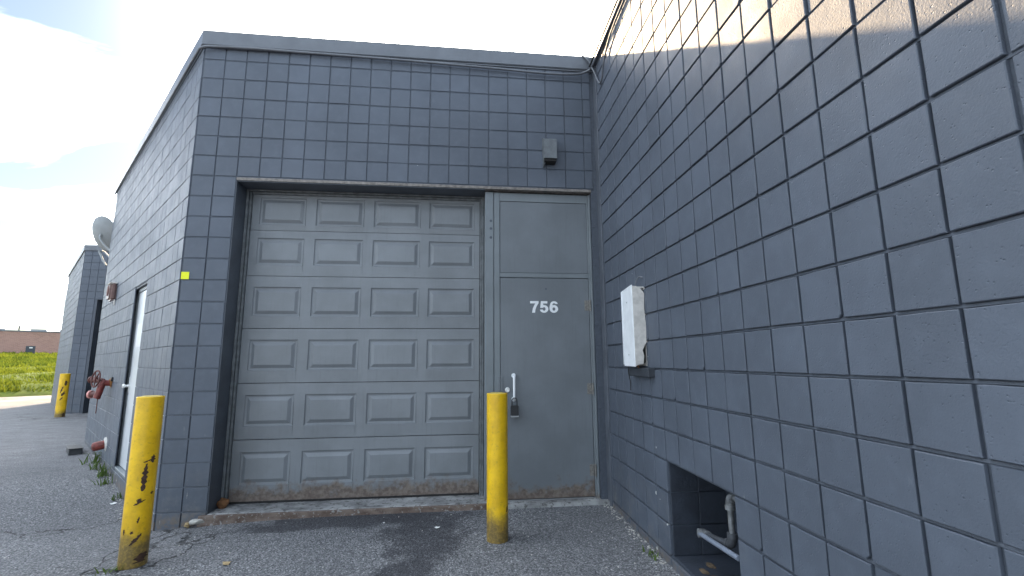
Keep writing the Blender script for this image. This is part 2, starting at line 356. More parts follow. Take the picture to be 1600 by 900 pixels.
# ------------------------------------------------------------------ mesh helpers
class MB:
    def __init__(s): s.bm = bmesh.new()
    def box(s, x0, x1, y0, y1, z0, z1, bev=0.0, seg=1):
        vs = [s.bm.verts.new((x, y, z)) for x in (x0, x1) for y in (y0, y1) for z in (z0, z1)]
        idx = ((0, 1, 3, 2), (4, 6, 7, 5), (0, 4, 5, 1), (2, 3, 7, 6), (0, 2, 6, 4), (1, 5, 7, 3))
        fs = [s.bm.faces.new([vs[i] for i in f]) for f in idx]
        if bev > 0:
            es = list({e for f in fs for e in f.edges})
            bmesh.ops.bevel(s.bm, geom=es, offset=bev, segments=seg, affect='EDGES', clamp_overlap=True)
        return s
    def hull(s, pts):
        vs = [s.bm.verts.new(p) for p in pts]
        bmesh.ops.convex_hull(s.bm, input=vs); return s
    def prism(s, poly, z0, z1):
        """poly: xy outline (any simple polygon) extruded between z0 and z1"""
        a = [s.bm.verts.new((x, y, z0)) for x, y in poly]; b = [s.bm.verts.new((x, y, z1)) for x, y in poly]
        n = len(poly)
        for i in range(n): s.bm.faces.new((a[i], a[(i + 1) % n], b[(i + 1) % n], b[i]))
        s.bm.faces.new(b); s.bm.faces.new(a[::-1]); return s
    def tube(s, pts, r, n=10, caps=True):
        pts = [Vector(p) for p in pts]
        rs = r if isinstance(r, (list, tuple)) else [r] * len(pts)
        rings = []
        t0 = (pts[1] - pts[0]).normalized()
        ref = Vector((0, 0, 1)) if abs(t0.z) < 0.9 else Vector((1, 0, 0))
        nx = t0.cross(ref).normalized()
        for i, p in enumerate(pts):
            t = ((pts[min(i + 1, len(pts) - 1)] - p).normalized() + (p - pts[max(i - 1, 0)]).normalized())
            t = t.normalized() if t.length > 1e-6 else t0
            nx = (nx - t * nx.dot(t)).normalized(); ny = t.cross(nx)
            rings.append([s.bm.verts.new(p + rs[i] * (math.cos(a) * nx + math.sin(a) * ny)) for a in (2 * math.pi * k / n for k in range(n))])
        for a, b in zip(rings, rings[1:]):
            for k in range(n): s.bm.faces.new((a[k], a[(k + 1) % n], b[(k + 1) % n], b[k]))
        if caps:
            s.bm.faces.new(rings[0][::-1]); s.bm.faces.new(rings[-1])
        return s
    def torus(s, c, axis, R_, r, n=24, k=8):
        c = Vector(c); axis = Vector(axis).normalized()
        ref = Vector((0, 0, 1)) if abs(axis.z) < 0.9 else Vector((1, 0, 0))
        a = axis.cross(ref).normalized(); b = axis.cross(a)
        rings = []
        for i in range(n):
            th = 2 * math.pi * i / n; d = math.cos(th) * a + math.sin(th) * b
            rings.append([s.bm.verts.new(c + d * (R_ + r * math.cos(p)) + axis * r * math.sin(p)) for p in (2 * math.pi * j / k for j in range(k))])
        for i in range(n):
            for j in range(k):
                s.bm.faces.new((rings[i][j], rings[(i + 1) % n][j], rings[(i + 1) % n][(j + 1) % k], rings[i][(j + 1) % k]))
        return s
    def blob(s, c, r, seed=0, sub=2, sq=(1, 1, 1), amp=0.25):
        rr = random.Random(seed)
        g = bmesh.ops.create_icosphere(s.bm, subdivisions=sub, radius=1.0)
        for v in g['verts']:
            k = 1 + amp * (rr.random() - 0.5) * 2
            v.co = Vector((c[0] + v.co.x * r * sq[0] * k, c[1] + v.co.y * r * sq[1] * k, c[2] + v.co.z * r * sq[2] * k))
        return s
    def mesh(s, name, smooth=None):
        bmesh.ops.recalc_face_normals(s.bm, faces=s.bm.faces)
        me = bpy.data.meshes.new(name); s.bm.to_mesh(me); s.bm.free()
        if smooth is not None:
            me.polygons.foreach_set('use_smooth', [True] * len(me.polygons))
            me.set_sharp_from_angle(angle=R(smooth))
        return me
    def build(s, name, mat, parent=None, smooth=None, loc=(0, 0, 0), rot=(0, 0, 0)):
        me = s.mesh(name, smooth); me.materials.append(mat)
        return link(name, me, parent, loc, rot)
def link(name, me, parent=None, loc=(0, 0, 0), rot=(0, 0, 0)):
    o = bpy.data.objects.new(name, me); col.objects.link(o)
    o.parent = parent; o.location = loc; o.rotation_euler = rot
    return o
def thing(name, label, cat, loc=(0, 0, 0), rotz=0.0, group=None):
    o = bpy.data.objects.new(name, None); col.objects.link(o); o.empty_display_size = 0.1
    o.location = loc; o.rotation_euler = (0, 0, rotz)
    return tag(o, label, cat, group)
def tag(o, label=None, cat=None, group=None, kind=None):
    for k, v in (('label', label), ('category', cat), ('group', group), ('kind', kind)):
        if v: o[k] = v
    return o
def arc(p0, p1, p2, n=8):
    p0, p1, p2 = Vector(p0), Vector(p1), Vector(p2)
    return [(1 - t) ** 2 * p0 + 2 * t * (1 - t) * p1 + t * t * p2 for t in (i / n for i in range(n + 1))]
def smoothpath(pts, sub=5):
    P = [Vector(p) for p in pts]; P = [P[0] * 2 - P[1]] + P + [P[-1] * 2 - P[-2]]
    out = []
    for i in range(1, len(P) - 2):
        for k in range(sub):
            t = k / sub
            out.append(0.5 * ((2 * P[i]) + (P[i + 1] - P[i - 1]) * t + (2 * P[i - 1] - 5 * P[i] + 4 * P[i + 1] - P[i + 2]) * t * t + (3 * P[i] - P[i - 1] - 3 * P[i + 1] + P[i + 2]) * t ** 3))
    out.append(P[-2]); return out

# concrete-block faces: 3 slightly different outlines per size, shared by every block of that size
_blk = {}
def block_mesh(w, h, kind, fine):
    key = (round(w, 3), round(h, 3), kind, fine)
    if key in _blk: return _blk[key]
    rr = random.Random(hash(key) & 0xffff if False else int(w * 1000) * 31 + int(h * 1000) * 7 + kind)
    g = 0.0025 if kind == 9 else 0.005 if not fine else 0.0058                                    # half a joint
    D = 0.011 if kind == 9 else 0.0075 if not fine else 0.014                                     # how far the face stands proud of the backing
    x0, x1, z0, z1 = -w / 2 + g, w / 2 - g, -h / 2 + g * 1.15, h / 2 - g * 1.15
    per = 4 if fine else 1
    pts = []
    cs = [(x0, z0), (x1, z0), (x1, z1), (x0, z1)]
    for a in range(4):
        p, q = cs[a], cs[(a + 1) % 4]
        for t in ((0.0, 0.07, 0.5, 0.93) if fine else (0.0,)):
            pts.append([p[0] + (q[0] - p[0]) * t, p[1] + (q[1] - p[1]) * t])
    if fine:
        for i, p in enumerate(pts):
            j = 0.0011
            p[0] += rr.uniform(-j, j); p[1] += rr.uniform(-j, j)
        if kind == 8:                        # one knocked-off corner
            ci = per * rr.choice((0, 1, 2, 3)); s_ = rr.uniform(0.006, 0.011)
            pts[ci][0] -= math.copysign(s_, pts[ci][0]); pts[ci][1] -= math.copysign(s_, pts[ci][1])
    bm = bmesh.new(); n = len(pts)
    b = 0.0028
    back = [bm.verts.new((x, 0.0, z)) for x, z in pts]
    mid = [bm.verts.new((x, -D + b, z)) for x, z in pts]
    sx, sz = 1 - 2 * b / w, 1 - 2 * b / h
    front = [bm.verts.new((x * sx, -D, z * sz)) for x, z in pts]
    for A, B in ((back, mid), (mid, front)):
        for i in range(n): bm.faces.new((A[i], A[(i + 1) % n], B[(i + 1) % n], B[i]))
    bm.faces.new(front)
    bmesh.ops.recalc_face_normals(bm, faces=bm.faces)
    # the open back lies against the wall; make the front face outwards (local -Y)
    bm.faces.ensure_lookup_table()
    if bm.faces[-1].normal.y > 0: bmesh.ops.reverse_faces(bm, faces=bm.faces)
    me = bpy.data.meshes.new("block"); bm.to_mesh(me); bm.free(); me.materials.append(M_BLOCK)
    _blk[key] = me; return me

def proj_size(P):
    d = P - CAM; z = d.dot(fwd)
    if z < 0.2: return None
    x, y = d.dot(r2) / z * 724.45, d.dot(u2) / z * 724.45
    return x, y, z

def lay_blocks(parent, cells, limit, fine=False, rnd=1, plain=0):
    """cells: (x centre, z centre, w, h) in the wall's frame. The largest in view become objects, the rest one joined part."""
    rr = random.Random(rnd)
    bpy.context.view_layer.update()
    mw = parent.matrix_world
    sc = []
    for c in cells:
        q = proj_size(mw @ Vector((c[0], 0, c[1])))
        vis = q is not None and abs(q[0]) < 830 and abs(q[1]) < 480
        e = 0
        if vis:
            a = proj_size(mw @ Vector((c[0] - c[2] / 2, 0, c[1]))); b = proj_size(mw @ Vector((c[0] + c[2] / 2, 0, c[1])))
            u = proj_size(mw @ Vector((c[0], 0, c[1] + c[3] / 2))); v = proj_size(mw @ Vector((c[0], 0, c[1] - c[3] / 2)))
            if a and b and u and v: e = math.hypot(a[0] - b[0], a[1] - b[1]) * math.hypot(u[0] - v[0], u[1] - v[1])
        sc.append(e)
    order = sorted(range(len(cells)), key=lambda i: -sc[i])
    rest = []
    for k, i in enumerate(order):
        x, z, w, h = cells[i]
        if k < limit and sc[i] > 0:
            o = link("block", block_mesh(w, h, rr.randrange(9) if fine else plain, fine), parent, (x + rr.uniform(-.0012, .0012), rr.uniform(-0.001, 0.0018), z + rr.uniform(-.0012, .0012)),
                     (rr.uniform(-.004, .004), 0, rr.uniform(-.004, .004)))
        else: rest.append((x, z, w, h))
    if rest:
        bm = bmesh.new()
        for x, z, w, h in rest:
            me = block_mesh(w, h, plain, False); n0 = len(bm.verts)
            bm.from_mesh(me); bm.verts.ensure_lookup_table()
            dv = Vector((x, rr.uniform(-0.0006, 0.0012), z))
            for v in bm.verts[n0:]: v.co += dv
        me = bpy.data.meshes.new("small_blocks"); bm.to_mesh(me); bm.free(); me.materials.append(M_BLOCK)
        tag(link("small_blocks", me, parent), kind='stuff')

def grid_cells(xs, zs, skip=lambda a, b, c, d: False):
    out = []
    for a, b in zip(xs, xs[1:]):
        for c, d in zip(zs, zs[1:]):
            if not skip(a, b, c, d): out.append(((a + b) / 2, (c + d) / 2, b - a, d - c))
    return out

def wall_panel(mb, x0, x1, z0, z1, holes, y0=0.001, y1=0.2):
    """a thick wall with rectangular holes, built from butted boxes"""
    xs = sorted({x0, x1, *[h[0] for h in holes], *[h[1] for h in holes]})
    for a, b in zip(xs, xs[1:]):
        cut = sorted((h[2], h[3]) for h in holes if h[0] <= a + 1e-6 and h[1] >= b - 1e-6)
        z = z0
        for c, d in cut:
            if c > z + 1e-6: mb.box(a, b, y0, y1, z, c)
            z = max(z, d)
        if z < z1 - 1e-6: mb.box(a, b, y0, y1, z, z1)
def joints(parent, xs0, xs1, zs, holes, dep=0.0, name="mortar_joint"):
    """tooled mortar beds: shallow rounded ribs lying in the horizontal joints"""
    mb = MB()
    for z in zs:
        segs = [(xs0, xs1)]
        for h in holes:
            if h[2] < z - 0.004 and z + 0.004 < h[3]:
                segs = [q for a, b in segs for q in ((a, min(b, h[0])), (max(a, h[1]), b)) if q[1] - q[0] > 0.01]
        for a, b in segs:
            v = [mb.bm.verts.new((x, y, zz)) for x in (a, b) for y, zz in ((dep + 0.0005, z - 0.0062), (dep - 0.004, z - 0.0040), (dep - 0.002, z + 0.0052), (dep + 0.0005, z + 0.0062))]
            for k in range(3): mb.bm.faces.new((v[k], v[k + 1], v[4 + k + 1], v[4 + k]))
    tag(mb.build(name, M_JOINT, parent), kind='stuff')

PHI = 0.700
NL = Vector((math.cos(PHI), math.sin(PHI), 0)); TL = Vector((-math.sin(PHI), math.cos(PHI), 0))
TOP = 4.565
LW = 5.75                                        # length of the angled wall
def Lpt(s, out=0.0, z=0.0): return TL * s - NL * out + Vector((0, 0, z))

# ------------------------------------------------------------------ ground
def ground_z(x, y):
    z = -0.125 * math.exp(-(((x + 0.75) / 1.15) ** 2 + ((y - 0.55) / 1.15) ** 2))
    t = (y - 2.5) / 3.0; t = max(0, min(1, t)); t = t * t * (3 - 2 * t)
    s = max(0, min(1, (-x - 1.0) / 2.0))
    z += 0.045 * t * s * max(0, min(1, (16 - y) / 6))
    if -4 < x < 4 and y < 0: z += 0.006 * math.sin(x * 2.3 + 1) * math.sin(y * 3.1)
    return z
def spaced(lo, hi, fine_lo, fine_hi, step):
    a = []; v = fine_lo
    while v <= fine_hi + 1e-6: a.append(v); v += step
    d = step; v = fine_hi
    while v < hi: d *= 1.5; v = min(hi, v + d); a.append(v)
    d = step; v = fine_lo
    while v > lo: d *= 1.5; v = max(lo, v - d); a.insert(0, v)
    return a
gx = spaced(-600, 600, -9, 5, 0.15); gy = spaced(-300, 900, -5, 11, 0.15)
gv = [(x, y, ground_z(x, y)) for y in gy for x in gx]
nx_ = len(gx)
gf = [(j * nx_ + i, j * nx_ + i + 1, (j + 1) * nx_ + i + 1, (j + 1) * nx_ + i) for j in range(len(gy) - 1) for i in range(nx_ - 1)]
gm = bpy.data.meshes.new("ground"); gm.from_pydata(gv, [], gf); gm.materials.append(M_ASPHALT)
gm.polygons.foreach_set('use_smooth', [True] * len(gm.polygons))
tag(link("ground", gm), kind='structure')

# ------------------------------------------------------------------ the warehouse: front wall, angled side wall
ware = thing("warehouse", "slate grey painted block warehouse corner around the garage door, with angled side wall", "building")
OPX0, OPX1, OPZ = 0.40, 3.862, 3.045
fw_ = MB(); wall_panel(fw_, 0.0, 3.93, -0.35, 4.42, [(OPX0, OPX1, -0.35, OPZ)])
front = fw_.build("front_wall", M_JOINT, ware)
ROWS = [0.07 + 0.2 * k for k in range(22)]       # 0.07 ... 4.27
zs = [-0.14] + ROWS + [4.405]
xs = [0.2 * k for k in range(20)] + [3.888]
xs[0] = 0.004
def skip_front(a, b, c, d):
    return a > 0.39 and d < 3.08
cells = grid_cells(xs, zs, skip_front)
lay_blocks(front, cells, 172, rnd=3)
joints(front, 0.004, 3.888, ROWS, [(OPX0, OPX1, -0.4, 3.03)])
lb = MB(); lb.box(OPX0 - 0.0, OPX1, -0.0045, 0.22, OPZ - 0.006, 3.0655); lb.build("lintel", M_RAW, front)
jb = MB(); jb.box(OPX0 - 0.003, OPX0 + 0.004, 0.0, 0.245, -0.1, 3.038); jb.build("reveal_face", M_JAMB, front)
sb = MB(); sb.box(OPX0 + 0.006, 2.765, 0.004, 0.245, 3.030, 3.038); sb.build("soffit", M_JAMB, front)
# angled side wall; local x runs from the far end (-LW) to the corner (0)
side_loc = (0, 0, 0)
DS0, DS1, DZ0, DZ1 = 1.60, 2.52, 0.10, 2.255
sw = MB(); wall_panel(sw, -LW, -0.004, -0.35, 4.42, [(-DS1, -DS0, DZ0, DZ1)])
side = sw.build("side_wall", M_JOINT, ware, rot=(0, 0, PHI - math.pi / 2))
xs2 = [-LW] + [-0.2 * k for k in range(28, -1, -1)]
xs2[-1] = -0.005
def skip_side(a, b, c, d): return a > -DS1 - 0.05 and b < -DS0 + 0.05 and c > 0.05 and d < 2.29
def trim_side(c):
    return c
cells = []
for a, b, c, d in [(p, q, r, s) for p, q in zip(xs2, xs2[1:]) for r, s in zip(zs, zs[1:])]:
    if skip_side(a, b, c, d): continue
    if b > -DS0 - 1e-3 or a < -DS1 + 1e-3 or c < 0.05 or d > 2.29 or True:
        cells.append(((a + b) / 2, (c + d) / 2, b - a, d - c))
# the column that the door cuts in two
for r, s in zip(zs, zs[1:]):
    if r > 0.05 and s < 2.29: cells.append(((-2.60 - DS1) / 2, (r + s) / 2, 2.60 - DS1, s - r))
lay_blocks(side, cells, 128, rnd=4, plain=9)
joints(side, -LW, -0.006, ROWS, [(-DS1, -DS0, DZ0, DZ1)])
rv = MB(); rv.box(-DS1 - 0.003, -DS1 + 0.004, 0.0, 0.16, DZ0, DZ1); rv.box(-DS0 - 0.004, -DS0 + 0.003, 0.0, 0.16, DZ0, DZ1)
rv.box(-DS1 + 0.005, -DS0 - 0.005, 0.0, 0.16, DZ1 - 0.006, DZ1 + 0.002); rv.build("reveal_face", M_JAMB, side)
sl = MB(); sl.box(-DS1 + 0.005, -DS0 - 0.005, -0.004, 0.15, DZ0 - 0.02, DZ0 + 0.008, 0.003); sl.build("door_sill", M_FRAME, side)
# coping: one mitred fascia over both walls
E_ = TL * LW
def off(p, n, d): return p + n * d
nF = Vector((0, -1, 0)); nS = -NL
def mitre(d):
    # intersection of the two offset lines
    # front: y = -d ; side: (p . nS) = d
    y = -d; x = (d - y * nS.y) / nS.x
    return (x, y)
co = 0.036
c_out, c_in = mitre(co), mitre(-0.24)
e_out = E_ - NL * co; e_in = E_ + NL * 0.24
cp = MB(); cp.prism([(e_out.x, e_out.y), c_out, (3.925, -co), (3.925, 0.24), c_in, (e_in.x, e_in.y)], 4.408, TOP)
bmesh.ops.bevel(cp.bm, geom=[e for e in cp.bm.edges if abs(e.verts[0].co.z - e.verts[1].co.z) < 1e-6], offset=0.006, segments=2, affect='EDGES')
cp.build("coping", M_FLASH, ware)
# drip edge just under the coping
c2o, c2i = mitre(0.02), mitre(-0.02); e2o = E_ - NL * 0.02; e2i = E_ + NL * 0.02
dr = MB(); dr.prism([(e2o.x, e2o.y), c2o, (3.92, -0.02), (3.92, 0.02), c2i, (e2i.x, e2i.y)], 4.392, 4.4065); dr.build("drip_edge", M_FLASH, ware)
# unseen building body; its back jogs are invented to shape ground shadows
body = [(3.9, 0.21), (0.26, 0.21), (E_.x + 0.22, E_.y + 0.02), (-3.28, 7.2), (-3.6, 7.95), (-5.5, 7.95), (-5.5, 9.6), (3.9, 9.6)]
bb = MB(); bb.prism(body, 3.2, 4.50)
bb.build("roof", M_ROOF, ware)
rw = MB()  # unseen walls following the invented jogs
for p, q in (((E_.x + 0.22, E_.y + 0.03), (-3.28, 7.2)), ((-3.28, 7.2), (-3.6, 7.95)), ((-3.6, 7.95), (-5.5, 7.95)), ((-5.5, 7.95), (-5.5, 9.2))):
    p, q = Vector((*p, 0)), Vector((*q, 0)); d = (q - p).normalized(); n = Vector((d.y, -d.x, 0)) * 0.1
    rw.hull([v + Vector((0, 0, z)) for v in (p, q, q + n, p + n) for z in (-0.2, 3.195)])
rw.build("hidden_rear_wall", M_BLOCK, ware)

# yellow sticker near the corner
o = MB().box(0.003, 0.070, -0.0125, -0.0100, 2.074, 2.141).build("sticker", M_STICK)
tag(o, "small square neon yellow sticker on the block wall edge left of the garage door", "sticker")

# ------------------------------------------------------------------ threshold slabs
t = thing("threshold", "worn grey concrete threshold with rusty steel edge under the garage door", "threshold", (0, 0, 0))
MB().box(OPX0 + 0.005, 2.80, -0.012, 0.30, -0.1, 0.05, 0.006).build("slab", M_CONC, t)
MB().box(OPX0 - 0.05, 2.82, -0.045, -0.0125, -0.1, 0.045, 0.004).build("steel_edge", M_RUST, t)
t = thing("door_step", "low weathered concrete sill under the grey 756 door", "sill", (0, 0, 0))
MB().box(2.825, 3.93, -0.055, 0.16, -0.1, 0.033, 0.008, 2).build("slab", M_CONC, t)
MB().box(2.92, 3.82, 0.045, 0.13, 0.034, 0.043, 0.002).build("metal_saddle", M_LOCKTRIM, t)

# ------------------------------------------------------------------ garage door
MB().box(0.25, 3.92, 0.32, 0.36, -0.3, 3.2).build("light_stop_panel", M_HOLLOW, ware)  # unseen dark panel added to stop sunlight leaking round the doors
gd = thing("garage_door", "grey sectional garage door with raised panels and rust-stained bottom", "garage door", (0, 0.25, 0))
secz = [0.066, 0.612, 1.127, 1.645, 2.160, 2.622, 3.06]
GX0, GX1 = 0.452, 2.722
PX = [(0.525, 0.968), (1.068, 1.540), (1.638, 2.110), (2.200, 2.668)]
def raised_panel(w, h):
    """moulded panel: sunk ogee border round a raised bevelled field; returns mesh"""
    mb = MB(); bm = mb.bm
    rings = [(0.0, 0.0), (0.008, 0.009), (0.022, 0.011), (0.026, 0.009), (0.052, -0.004), (0.056, -0.005)]
    loops = []
    for ins, dep in rings:
        loops.append([bm.verts.new((x, dep, z)) for x, z in ((-w / 2 + ins, -h / 2 + ins), (w / 2 - ins, -h / 2 + ins), (w / 2 - ins, h / 2 - ins), (-w / 2 + ins, h / 2 - ins))])
    for a, b in zip(loops, loops[1:]):
        for k in range(4): bm.faces.new((a[k], a[(k + 1) % 4], b[(k + 1) % 4], b[k]))
    bm.faces.new(loops[-1])
    me = mb.mesh("raised_panel"); me.materials.append(M_GARAGE)
    if me.polygons[-1].normal.y > 0: me.flip_normals()
    return me
pan_cache = {}
for i in range(6):
    z0, z1 = secz[i] + 0.003, secz[i + 1] - 0.003
    pz0 = z0 + (0.140 if i < 5 else 0.055); pz1 = pz0 + (0.292 if i < 5 else 0.282)
    if i in (1, 2, 3): pz0, pz1 = z0 + 0.115, z1 - 0.105
    if i == 4: pz0, pz1 = z0 + 0.107, z1 - 0.075
    mb = MB()
    # face built as a frame round the four panel holes, with rolled meeting edges
    xs_ = [GX0] + [v for p in PX for v in p] + [GX1]
    for k in range(9):
        a, b = xs_[k], xs_[k + 1]
        if k % 2 == 0: mb.box(a, b, 0.0, 0.045, z0, z1)
        else:
            mb.box(a, b, 0.0, 0.045, z0, pz0); mb.box(a, b, 0.0, 0.045, pz1, z1)
    bmesh.ops.remove_doubles(mb.bm, verts=mb.bm.verts, dist=1e-5)
    inner = [f for f in mb.bm.faces if sum(1 for g in mb.bm.faces if g is not f and set(g.verts) == set(f.verts))]
    bmesh.ops.delete(mb.bm, geom=inner, context='FACES')
    for v in mb.bm.verts:
        if v.co.y < 1e-4 and (abs(v.co.z - z0) < 1e-4): v.co.y = 0.006; v.co.z -= 0.0
    sec = mb.build("door_section", M_GARAGE, gd, rot=(R(random.uniform(-.04, .04)), 0, 0))
    for (a, b) in PX:
        key = (round(b - a, 3), round(pz1 - pz0, 3))
        if key not in pan_cache: pan_cache[key] = raised_panel(b - a, pz1 - pz0)
        link("raised_panel", pan_cache[key], sec, ((a + b) / 2, 0.0005, (pz0 + pz1) / 2), (R(random.uniform(-.25, .25)), 0, R(random.uniform(-.25, .25))))
MB().box(GX0, GX1, 0.004, 0.04, 0.052, 0.0685, 0.003).build("bottom_seal", M_HOLLOW, gd)
MB().box(GX0, GX1, 0.055, 0.06, 0.05, 3.06).build("backing_sheet", M_HOLLOW, gd)
st = MB(); st.box(OPX0 + 0.006, OPX0 + 0.030, -0.045, 0.05, 0.03, 3.028, 0.003).box(OPX0 + 0.031, OPX0 + 0.050, -0.026, 0.05, 0.03, 3.012, 0.004)
st.build("side_seal", M_SEAL, gd)
st = MB(); st.box(2.728, 2.746, -0.026, 0.05, 0.03, 3.012, 0.004).box(2.747, 2.764, -0.045, 0.05, 0.03, 3.028, 0.003); st.build("side_seal", M_SEAL, gd)
st = MB(); st.box(OPX0 + 0.052, 2.727, -0.028, 0.05, 2.990, 3.010, 0.005).box(OPX0 + 0.032, 2.746, -0.046, 0.05, 3.0125, 3.0285, 0.003); st.build("top_seal", M_SEAL, gd)

# ------------------------------------------------------------------ entrance door 756
ed = thing("entrance_door", "grey steel door numbered 756 with blank panel above", "door", (0, 0.05, 0))
fr = MB()
fr.box(2.768, 2.855, 0.0, 0.19, 0.034, 3.026, 0.004)                       # wide post
fr.box(2.8585, 2.9165, 0.004, 0.12, 0.034, 3.024, 0.003)
fr.box(3.840, 3.859, -0.012, 0.12, 0.034, 3.024, 0.003)
fr.box(3.8225, 3.8395, 0.004, 0.12, 0.034, 3.0235, 0.002)
fr.box(2.9168, 3.8222, 0.004, 0.12, 2.934, 3.0235, 0.003)
fr.box(2.9168, 3.8222, 0.004, 0.12, 2.143, 2.189, 0.003)
frame = fr.build("door_frame", M_FRAME, ed)
hm = MB()
for z in (2.720, 2.640, 2.547): hm.tube([(2.827, -0.0015, z), (2.827, 0.004, z)], 0.0135, 14)
hm.build("drilled_hole", M_JOINT, frame)
MB().box(2.9195, 3.8195, 0.009, 0.05, 2.192, 2.931, 0.002).build("transom_panel", M_STEEL, ed)
leaf = MB().box(2.9205, 3.8180, 0.006, 0.05, 0.047, 2.138, 0.003).build("door_leaf", M_STEEL, ed)
for z in (1.865, 1.045, 0.285):
    hb = MB(); hb.box(3.772, 3.818, 0.0005, 0.0055, z - 0.052, z + 0.052, 0.001)
    hb.tube([(3.826, -0.009, z - 0.055), (3.826, -0.009, z + 0.055)], 0.009, 12)
    for dz in (-0.036, 0.0, 0.036): hb.tube([(3.788, 0.0008, z + dz), (3.788, -0.0012, z + dz)], 0.005, 8)
    hb.build("hinge", M_HINGE, ed, 40)
# lettering: heavy grotesque numerals drawn as outlines
def numeral(ch):
    """returns list of (outer, holes) in a 1-high box"""
    def arc2(cx, cz, rx, rz, a0, a1, n=14): return [(cx + rx * math.cos(R(a0 + (a1 - a0) * k / n)), cz + rz * math.sin(R(a0 + (a1 - a0) * k / n))) for k in range(n + 1)]
    if ch == '7':
        return [(0.03, 1.0), (0.03, 0.80), (0.50, 0.80), (0.40, 0.66), (0.27, 0.38), (0.22, 0.16), (0.20, 0.0), (0.46, 0.0), (0.49, 0.24), (0.57, 0.48), (0.68, 0.68), (0.78, 0.82), (0.78, 1.0)], None
    if ch == '5':
        o = [(0.13, 1.0), (0.70, 1.0), (0.70, 0.80), (0.31, 0.80), (0.29, 0.645)]
        o += arc2(0.40, 0.33, 0.38, 0.33, 108, -90, 18)
        o += arc2(0.39, 0.33, 0.37, 0.33, -90, -168, 8)
        o += [(0.27, 0.285)]
        o += arc2(0.39, 0.335, 0.13, 0.16, 200, 520, 16)[:0] + arc2(0.40, 0.325, 0.135, 0.155, 195, 360, 9) + arc2(0.40, 0.325, 0.135, 0.155, 0, 140, 8)
        o += [(0.06, 0.42)]
        return o, None
    o = arc2(0.41, 0.335, 0.38, 0.335, -180, 90, 22)
    o += [(0.345, 0.655), (0.31, 0.63)]
    o += arc2(0.44, 0.68, 0.155, 0.145, 168, 30, 8)
    o += [(0.77, 0.78)] + arc2(0.43, 0.70, 0.35, 0.30, 20, 150, 10)
    o += [(0.055, 0.62), (0.03, 0.48)]
    return o, arc2(0.415, 0.325, 0.125, 0.145, 0, 345, 15)
def digit(ch, x, zb, h, wsc):
    o, hole = numeral(ch)
    mb = MB(); bm = mb.bm
    loops = [o] + ([hole] if hole else [])
    edges = []
    for lp in loops:
        vs = [bm.verts.new((x + px * h * wsc, 0, zb + pz * h)) for px, pz in lp]
        for i in range(len(vs)): edges.append(bm.edges.new((vs[i], vs[(i + 1) % len(vs)])))
    bmesh.ops.triangle_fill(bm, use_beauty=True, use_dissolve=False, edges=edges)
    ext = bmesh.ops.extrude_face_region(bm, geom=bm.faces[:])
    for v in [g for g in ext['geom'] if isinstance(g, bmesh.types.BMVert)]: v.co.y -= 0.0022
    return mb.build("numeral", M_DIGIT, leaf, loc=(0, 0.0055, 0))
for ch, x in (('7', 3.214), ('5', 3.312), ('6', 3.410)): digit(ch, x, 1.790, 0.116, 0.98)
# peep hole, strike guard, cylinder, pull handle
MB().tube([(3.380, 0.0065, 2.03), (3.380, 0.002, 2.03)], 0.008, 12).build("peephole", M_JOINT, leaf)
MB().box(2.897, 2.9185, -0.004, 0.0035, 1.03, 1.17, 0.0015).box(2.921, 2.941, -0.004, 0.0055, 1.03, 1.17, 0.0015).build("latch_guard", M_STEEL, leaf)
lc = MB(); lc.torus((2.986, -0.004, 1.046), (0, 1, 0), 0.0165, 0.0075, 20, 8).tube([(2.986, 0.006, 1.046), (2.986, -0.006, 1.046)], 0.014, 16)
lc.build("lock_cylinder", M_CHROME, leaf, 40)
ph = MB()
pth = [(3.047, 0.005, 1.178), (3.047, -0.030, 1.180)] + arc((3.047, -0.030, 1.180), (3.047, -0.045, 1.180), (3.047, -0.045, 1.165), 4)[1:] + \
      arc((3.047, -0.045, 0.975), (3.047, -0.045, 0.960), (3.047, -0.030, 0.958), 4) + [(3.047, 0.005, 0.957)]
for a in pth: pass
ph.tube(pth, 0.0125, 12)
ph.tube([(3.047, 0.006, 1.179), (3.047, 0.000, 1.179)], 0.022, 14); ph.tube([(3.047, 0.006, 0.958), (3.047, 0.0, 0.958)], 0.022, 14)
ph.build("pull_handle", M_WHITE, leaf, 40)
# padlock hanging from the pull handle
pl = thing("padlock", "black padlock hanging from the white pull handle of the 756 door", "padlock", (3.047, 0.014, 0.86))
MB().box(-0.037, 0.037, -0.034, -0.004, -0.05, 0.045, 0.006, 2).build("body", M_LOCK, pl, 40)
MB().box(-0.0385, 0.0385, -0.0355, -0.0025, -0.064, -0.0505, 0.003).build("base_plate", M_LOCKTRIM, pl)
MB().tube([(-0.024, -0.019, 0.045), (-0.024, -0.019, 0.085)] + arc((-0.024, -0.019, 0.085), (-0.022, -0.019, 0.112), (0, -0.019, 0.112), 5)[1:] +
          arc((0, -0.019, 0.112), (0.022, -0.019, 0.112), (0.024, -0.019, 0.085), 5)[1:] + [(0.024, -0.019, 0.045)], 0.0055, 8).build("shackle", M_LOCK, pl, 50)

